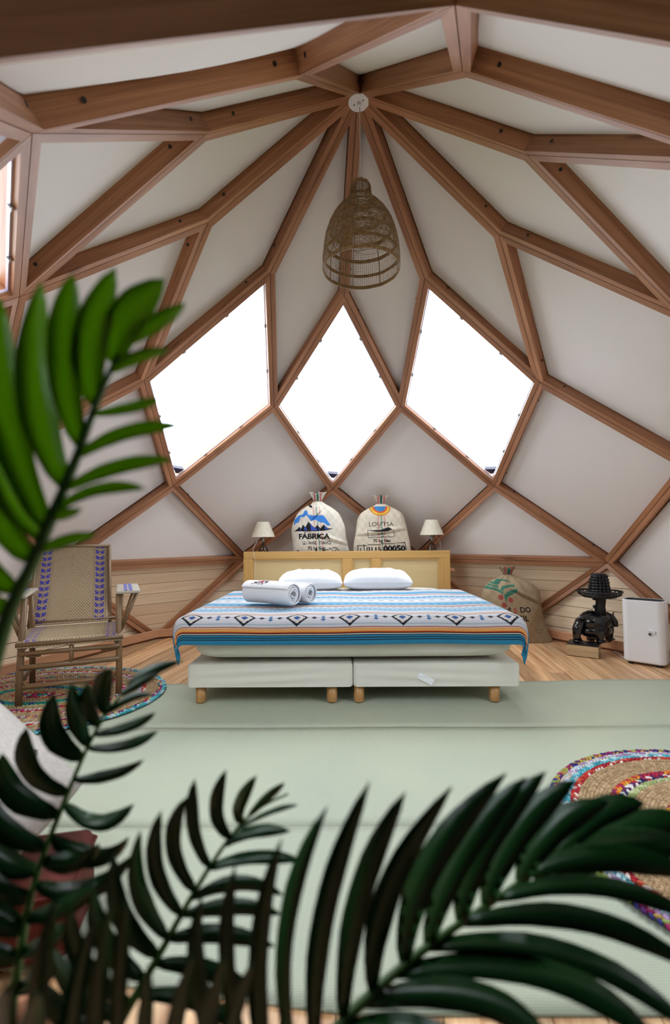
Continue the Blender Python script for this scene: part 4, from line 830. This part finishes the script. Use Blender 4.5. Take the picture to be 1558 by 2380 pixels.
loft(mb, [rring(wd - .01, dp - .01, rr - .01, .018), rring(wd - .002, dp - .002, rr - .002, .024), rring(wd, dp, rr, .032), rring(wd, dp, rr, zt_ - .004), rring(wd - .003, dp - .003, rr, zt_), rring(wd - .012, dp - .012, rr - .012, zt_ - .001)], cap=(1, 0)); mb.build('housing', 'white_plastic', T)
mb = MB(); loft(mb, [rring(wd - .012, dp - .012, rr - .012, zt_ - .001), rring(wd - .02, dp - .02, rr - .018, zt_ - .022)], cap=(0, 1)); mb.build('top_grille', 'black_matt', T)
for s1 in (-1, 1):
    for s2 in (-1, 1): mb = MB(); mb.lathe([(.018, .0005), (.018, .021)], pc + ux * s1 * (wd - .045) + uy * s2 * (dp - .035), 12); mb.build('foot', 'black_matt', T)
def onf(px, py, off):   # point on front face plane
    r = ray(px, py); n = uy; p0 = pa; t_ = (p0 - CAM).dot(n) / r.dot(n); return CAM + r * t_ - uy * off
p = onf(1517, 1466, .004); mb = MB(); mb.ell(p, (.026, .009, .008), [unit(ux + V(0, 0, -.35)), uy, unit(V(0, 0, 1) + ux * .35)], 14); mb.ell(p + ux * .012 + V(0, 0, -.012), (.010, .008, .014), AX, 10); mb.build('lever', 'white_plastic', T, True)
p = onf(1512, 1474, .0); mb = MB(); mb.tube([p - uy * .008, p + uy * .004], .012, 16); mb.build('drain_port', 'grey_metal', T); mb = MB(); mb.tube([p - uy * .0095, p - uy * .004], .006, 12); mb.build('drain_hole', 'black_matt', T)
# clear plastic bag
bq = atz(1572, 1556); T = thing('plastic_bag', 'clear plastic bag at the right edge in front of the white appliance', 'bag', bq + V(.05, 0, 0))
nu, nv = 40, 24; TH, VV = np.meshgrid(np.linspace(0, 2 * PI, nu, endpoint=False), np.linspace(0, 1, nv), indexing='ij')
R_ = (.115 * (1 - .75 * VV ** 1.4)) * (1 + .12 * np.sin(5 * TH + 9 * VV) + .08 * np.sin(9 * TH - 12 * VV)); b0 = bq + V(.09, -.05, .004)
P = np.stack([b0[0] + R_ * np.cos(TH), b0[1] + .8 * R_ * np.sin(TH), b0[2] + VV * .33], -1); grid_mesh('film', P, None, 'plastic_film', T, wrap=True)
mb = MB(); mb.rbox(b0 + V(.02, 0, .05), (.05, .04, .048), .01, n=2); mb.build('contents', 'sheet', T, True)
# cables and floor plate
def cable(nm, lab, pts, r, mt):
    P = [np.array(p, float) for p in pts]; Q = []
    for i in range(len(P) - 1):
        p0, p1, p2, p3 = P[max(i - 1, 0)], P[i], P[i + 1], P[min(i + 2, len(P) - 1)]
        for t_ in np.linspace(0, 1, 8, endpoint=False): Q.append(.5 * ((2 * p1) + (-p0 + p2) * t_ + (2 * p0 - 5 * p1 + 4 * p2 - p3) * t_ ** 2 + (-p0 + 3 * p1 - 3 * p2 + p3) * t_ ** 3))
    Q.append(P[-1]); mb = MB(); mb.tube(Q, r, 6); tag(mb.build(nm, mt, None, True), lab, 'cable')
fz = lambda px, py, z=.004: atz(px, py, z)
cable('power_cable', 'white power cable running along the wall from the brown sack to the black lamp', [fz(1278, 1480), fz(1296, 1479), fz(1312, 1482), fz(1330, 1488), fz(1345, 1494), fz(1362, 1498)], .004, 'white_cord')
cable('power_cable', 'white power cable between the black lamp and the white appliance', [fz(1428, 1514), fz(1436, 1519), fz(1448, 1527), fz(1462, 1533), fz(1470, 1534)], .004, 'white_cord')
p = atz(195, 1543, .0); mb = MB(); mb.lathe([(.020, .0005), (.042, .0005), (.042, .004), (.034, .006), (.020, .005), (.020, .0005)], p, 28, cap=False); tag(mb.build('floor_plate', 'grey_metal', None, True), 'round metal floor plate seen under the rattan armchair', 'floor plate')
# ------------------------------------------------------------------ leather pouf and printed cushion, lower left
A_ = atz(214, 2085); ux = unit(V(-.97, -.22, 0)); uy = V(ux[1], -ux[0], 0) * 1.0
uy = unit(V(.22, -.97, 0)) ; hx_, hy_ = .30, .115
T = thing('leather_pouf', 'low reddish-brown leather pouf behind the palm, lower left', 'pouf', A_ + ux * hx_ - uy * .0)
pcn = A_ + ux * (hx_ - .01) + uy * .11 + V(0, 0, .099)
mb = MB(); mb.rbox(pcn, (hx_, hy_, .085), .03, [ux, uy, (0, 0, 1)], 4); mb.build('body', 'red_leather', T, True)
mb = MB(); 
for z in (-.060, .060): mb.tube([pcn + ux * (sx_ * (hx_ + .001)) + uy * (sy_ * (hy_ + .001)) + V(0, 0, z) for sx_, sy_ in ((-.92, -1), (.92, -1), (1, -.85), (1, .85), (.92, 1), (-.92, 1), (-1, .85), (-1, -.85), (-.92, -1))], .004, 6)
mb.build('piping', 'red_leather', T, True)
cc = at(70, 1815, 1.36); cc = pcn + V(-.03, .07, .085 + .145)
T = thing('sack_cushion', 'cream sack cushion with black print lying on the leather pouf', 'cushion', cc - V(0, 0, .10))
n = 90; u = np.linspace(-1, 1, n); U, W_ = np.meshgrid(u, u, indexing='ij'); sh = (1 - np.abs(U) ** 3) ** .5 * (1 - np.abs(W_) ** 3) ** .5
a1 = unit(V(.80, -.42, -.30)); a2 = unit(V(.30, .86, .36)); a3 = np.cross(a1, a2); a3 = a3 if a3[2] > 0 else -a3
def cush(s_): return cc + (U * .27)[..., None] * a1 + (W_ * .20)[..., None] * a2 + (s_ * .085 * sh + .004 * np.sin(U * 9 + W_ * 4) * sh)[..., None] * a3
top, bot = cush(1), cush(-1); C = np.zeros((n, n, 3)) + (.44, .40, .37); C *= rng.uniform(.93, 1.05, (n, n, 1))
for s_, x, y, z in (('8', .13, .10, .08), ('AMI', -.03, -.03, .075), ('NAL', .12, -.1, .07), ('VM', -.12, .07, .07)): paint(C, U * .27, W_ * .20, text_tris(s_, z), BK, x, y)
P = np.concatenate([top, bot[:, ::-1][:, 1:-1], top[:, :1]], 1); C2 = np.concatenate([C, np.zeros((n, n - 2, 3)) + (.44, .40, .37), C[:, :1]], 1); grid_mesh('cover', P, C2, 'burlap', T)
# ------------------------------------------------------------------ palm in the foreground
PT = at(-60, 2760, .62); PT = V(PT[0], PT[1], 0)
T = thing('potted_palm', 'large potted areca palm filling the foreground with dark green fronds', 'plant', PT)
mb = MB(); mb.lathe([(.10, .0), (.105, .01), (.135, .20), (.145, .205), (.145, .225), (.13, .225), (.125, .19), (.12, .185)], PT, 32); mb.build('pot', 'terracotta', T, True)
mb = MB(); mb.lathe([(.122, .186), (.06, .198), (.0, .2)], PT, 24, cap=False); mb.build('soil', 'soil', T, True)
def pcurve(pts, n):
    P = np.array(pts, float); L = np.r_[0, np.cumsum(np.linalg.norm(np.diff(P[:, :2], axis=0), axis=1))]; t_ = np.linspace(0, L[-1], n)
    # Catmull-like smoothing by interpolating then averaging
    Q = np.stack([np.interp(t_, L, P[:, k]) for k in range(P.shape[1])], 1)
    for _ in range(3): Q[1:-1] = (Q[:-2] + 2 * Q[1:-1] + Q[2:]) / 4
    return Q
def leaflet(parent, b, tip, via, w, mt, roll, d0, d1):
    n = 13; t_ = np.linspace(0, 1, n); b, tip = np.array(b, float), np.array(tip, float)
    if via is None:
        dv = tip - b; via = (b + tip) / 2 + np.array([-dv[1], dv[0]]) * .0
    c = 2 * np.array(via, float) - .5 * (b + tip); P2 = ((1 - t_) ** 2)[:, None] * b + (2 * t_ * (1 - t_))[:, None] * c + (t_ ** 2)[:, None] * tip
    dm = d0 + (d1 - d0) * t_ ** 1.3; P3 = np.array([at(x, y, d) for (x, y), d in zip(P2, dm)])
    wd = np.interp(t_, [0, .08, .35, .7, .9, 1], [.30, .62, 1, .90, .52, .03]) * w * (1.3 if mt == 'leaf_light' else 1.05) * (d0 + d1) / 2 / FPX / 2
    vs = []; 
    for i in range(n):
        tg = unit(P3[min(i + 1, n - 1)] - P3[max(i - 1, 0)]); vw = unit(P3[i] - CAM); sd = unit(np.cross(tg, vw)); nn = unit(np.cross(sd, tg)); r_ = roll + .25 * math.sin(i * .4)
        s2 = sd * math.cos(r_) + nn * math.sin(r_); n2 = np.cross(tg, s2); fold = .28
        vs += [P3[i] - s2 * wd[i] + n2 * wd[i] * fold, P3[i] + n2 * .0004, P3[i] + s2 * wd[i] + n2 * wd[i] * fold, P3[i] - n2 * .0006]
    fs = [(i * 4 + k, i * 4 + (k + 1) % 4, i * 4 + 4 + (k + 1) % 4, i * 4 + 4 + k) for i in range(n - 1) for k in range(4)] + [(3, 2, 1, 0), (n * 4 - 4, n * 4 - 3, n * 4 - 2, n * 4 - 1)]
    me = bpy.data.meshes.new('leaflet'); me.from_pydata([tuple(v) for v in vs], [], fs); uv = me.uv_layers.new(name='UVMap')
    li = [l.vertex_index for l in me.loops]; uv.data.foreach_set('uv', np.array([((i // 4) / n * .4, (i % 4) * .012 + b[0] * .01) for i in li], np.float32).ravel())
    link('leaflet', me, mt, parent, True)
def frond(pts, leaves, mt, r0=.006, stemmt='stem_green'):
    Q = pcurve(pts, 40); P3 = [at(*q) for q in Q]; base = PT + V(rng.uniform(-.03, .03), rng.uniform(-.03, .03), .19)
    b0 = P3[0]; m_ = (b0 + base) / 2 + V(0, 0, .02); lead = [base * (1 - t_) ** 2 + m_ * 2 * t_ * (1 - t_) + b0 * t_ ** 2 for t_ in np.linspace(0, .95, 8)]
    allp = lead + P3; mb = MB(); mb.tube(allp, list(np.linspace(r0 * 1.3, r0 * .25, len(allp))), 8); st = mb.build('frond_stem', stemmt, T, True)
    for lf in leaves:
        b, tip = lf[0], lf[1]; w = lf[2]; via = lf[3] if len(lf) > 3 else None; dd = lf[4] if len(lf) > 4 else -.03
        i = int(np.argmin(np.hypot(Q[:, 0] - b[0], Q[:, 1] - b[1]))); d0 = Q[i, 2]; bb = (Q[i, :2] * .8 + np.array(b) * .2)
        leaflet(st, bb, tip, via, w, mt, rng.uniform(-.5, .5), d0, d0 + dd)
frond([(-40, 1620, .50), (20, 1420, .50), (75, 1310, .49), (130, 1180, .48), (180, 1060, .48), (225, 930, .48), (270, 830, .48), (330, 750, .49), (390, 715, .5)],
      [((262, 850), (383, 648), 66, (300, 735)), ((222, 950), (268, 622), 62, (212, 790)), ((190, 1040), (170, 636), 60, (152, 830)), ((150, 1130), (96, 655), 64, (80, 900)), ((115, 1220), (0, 690), 64, (18, 970)), ((75, 1310), (-80, 880), 66, (-40, 1120)), ((40, 1380), (-120, 1000), 66, (-80, 1230)), ((25, 1430), (-160, 1180), 60, (-70, 1340)), ((100, 1265), (-40, 900), 56, (-5, 1100)),
       ((300, 790), (430, 703), 30, (370, 745)), ((262, 860), (395, 812), 24, (330, 825)), ((225, 960), (375, 924), 24, (300, 950)), ((185, 1060), (424, 989), 30, (300, 1005)), ((165, 1150), (402, 1068), 30, (280, 1085)), ((140, 1200), (340, 1136), 28, (230, 1140)), ((95, 1290), (225, 1240), 24, (160, 1255)), ((130, 1200), (190, 1180), 22)],
      'leaf_light', .008)
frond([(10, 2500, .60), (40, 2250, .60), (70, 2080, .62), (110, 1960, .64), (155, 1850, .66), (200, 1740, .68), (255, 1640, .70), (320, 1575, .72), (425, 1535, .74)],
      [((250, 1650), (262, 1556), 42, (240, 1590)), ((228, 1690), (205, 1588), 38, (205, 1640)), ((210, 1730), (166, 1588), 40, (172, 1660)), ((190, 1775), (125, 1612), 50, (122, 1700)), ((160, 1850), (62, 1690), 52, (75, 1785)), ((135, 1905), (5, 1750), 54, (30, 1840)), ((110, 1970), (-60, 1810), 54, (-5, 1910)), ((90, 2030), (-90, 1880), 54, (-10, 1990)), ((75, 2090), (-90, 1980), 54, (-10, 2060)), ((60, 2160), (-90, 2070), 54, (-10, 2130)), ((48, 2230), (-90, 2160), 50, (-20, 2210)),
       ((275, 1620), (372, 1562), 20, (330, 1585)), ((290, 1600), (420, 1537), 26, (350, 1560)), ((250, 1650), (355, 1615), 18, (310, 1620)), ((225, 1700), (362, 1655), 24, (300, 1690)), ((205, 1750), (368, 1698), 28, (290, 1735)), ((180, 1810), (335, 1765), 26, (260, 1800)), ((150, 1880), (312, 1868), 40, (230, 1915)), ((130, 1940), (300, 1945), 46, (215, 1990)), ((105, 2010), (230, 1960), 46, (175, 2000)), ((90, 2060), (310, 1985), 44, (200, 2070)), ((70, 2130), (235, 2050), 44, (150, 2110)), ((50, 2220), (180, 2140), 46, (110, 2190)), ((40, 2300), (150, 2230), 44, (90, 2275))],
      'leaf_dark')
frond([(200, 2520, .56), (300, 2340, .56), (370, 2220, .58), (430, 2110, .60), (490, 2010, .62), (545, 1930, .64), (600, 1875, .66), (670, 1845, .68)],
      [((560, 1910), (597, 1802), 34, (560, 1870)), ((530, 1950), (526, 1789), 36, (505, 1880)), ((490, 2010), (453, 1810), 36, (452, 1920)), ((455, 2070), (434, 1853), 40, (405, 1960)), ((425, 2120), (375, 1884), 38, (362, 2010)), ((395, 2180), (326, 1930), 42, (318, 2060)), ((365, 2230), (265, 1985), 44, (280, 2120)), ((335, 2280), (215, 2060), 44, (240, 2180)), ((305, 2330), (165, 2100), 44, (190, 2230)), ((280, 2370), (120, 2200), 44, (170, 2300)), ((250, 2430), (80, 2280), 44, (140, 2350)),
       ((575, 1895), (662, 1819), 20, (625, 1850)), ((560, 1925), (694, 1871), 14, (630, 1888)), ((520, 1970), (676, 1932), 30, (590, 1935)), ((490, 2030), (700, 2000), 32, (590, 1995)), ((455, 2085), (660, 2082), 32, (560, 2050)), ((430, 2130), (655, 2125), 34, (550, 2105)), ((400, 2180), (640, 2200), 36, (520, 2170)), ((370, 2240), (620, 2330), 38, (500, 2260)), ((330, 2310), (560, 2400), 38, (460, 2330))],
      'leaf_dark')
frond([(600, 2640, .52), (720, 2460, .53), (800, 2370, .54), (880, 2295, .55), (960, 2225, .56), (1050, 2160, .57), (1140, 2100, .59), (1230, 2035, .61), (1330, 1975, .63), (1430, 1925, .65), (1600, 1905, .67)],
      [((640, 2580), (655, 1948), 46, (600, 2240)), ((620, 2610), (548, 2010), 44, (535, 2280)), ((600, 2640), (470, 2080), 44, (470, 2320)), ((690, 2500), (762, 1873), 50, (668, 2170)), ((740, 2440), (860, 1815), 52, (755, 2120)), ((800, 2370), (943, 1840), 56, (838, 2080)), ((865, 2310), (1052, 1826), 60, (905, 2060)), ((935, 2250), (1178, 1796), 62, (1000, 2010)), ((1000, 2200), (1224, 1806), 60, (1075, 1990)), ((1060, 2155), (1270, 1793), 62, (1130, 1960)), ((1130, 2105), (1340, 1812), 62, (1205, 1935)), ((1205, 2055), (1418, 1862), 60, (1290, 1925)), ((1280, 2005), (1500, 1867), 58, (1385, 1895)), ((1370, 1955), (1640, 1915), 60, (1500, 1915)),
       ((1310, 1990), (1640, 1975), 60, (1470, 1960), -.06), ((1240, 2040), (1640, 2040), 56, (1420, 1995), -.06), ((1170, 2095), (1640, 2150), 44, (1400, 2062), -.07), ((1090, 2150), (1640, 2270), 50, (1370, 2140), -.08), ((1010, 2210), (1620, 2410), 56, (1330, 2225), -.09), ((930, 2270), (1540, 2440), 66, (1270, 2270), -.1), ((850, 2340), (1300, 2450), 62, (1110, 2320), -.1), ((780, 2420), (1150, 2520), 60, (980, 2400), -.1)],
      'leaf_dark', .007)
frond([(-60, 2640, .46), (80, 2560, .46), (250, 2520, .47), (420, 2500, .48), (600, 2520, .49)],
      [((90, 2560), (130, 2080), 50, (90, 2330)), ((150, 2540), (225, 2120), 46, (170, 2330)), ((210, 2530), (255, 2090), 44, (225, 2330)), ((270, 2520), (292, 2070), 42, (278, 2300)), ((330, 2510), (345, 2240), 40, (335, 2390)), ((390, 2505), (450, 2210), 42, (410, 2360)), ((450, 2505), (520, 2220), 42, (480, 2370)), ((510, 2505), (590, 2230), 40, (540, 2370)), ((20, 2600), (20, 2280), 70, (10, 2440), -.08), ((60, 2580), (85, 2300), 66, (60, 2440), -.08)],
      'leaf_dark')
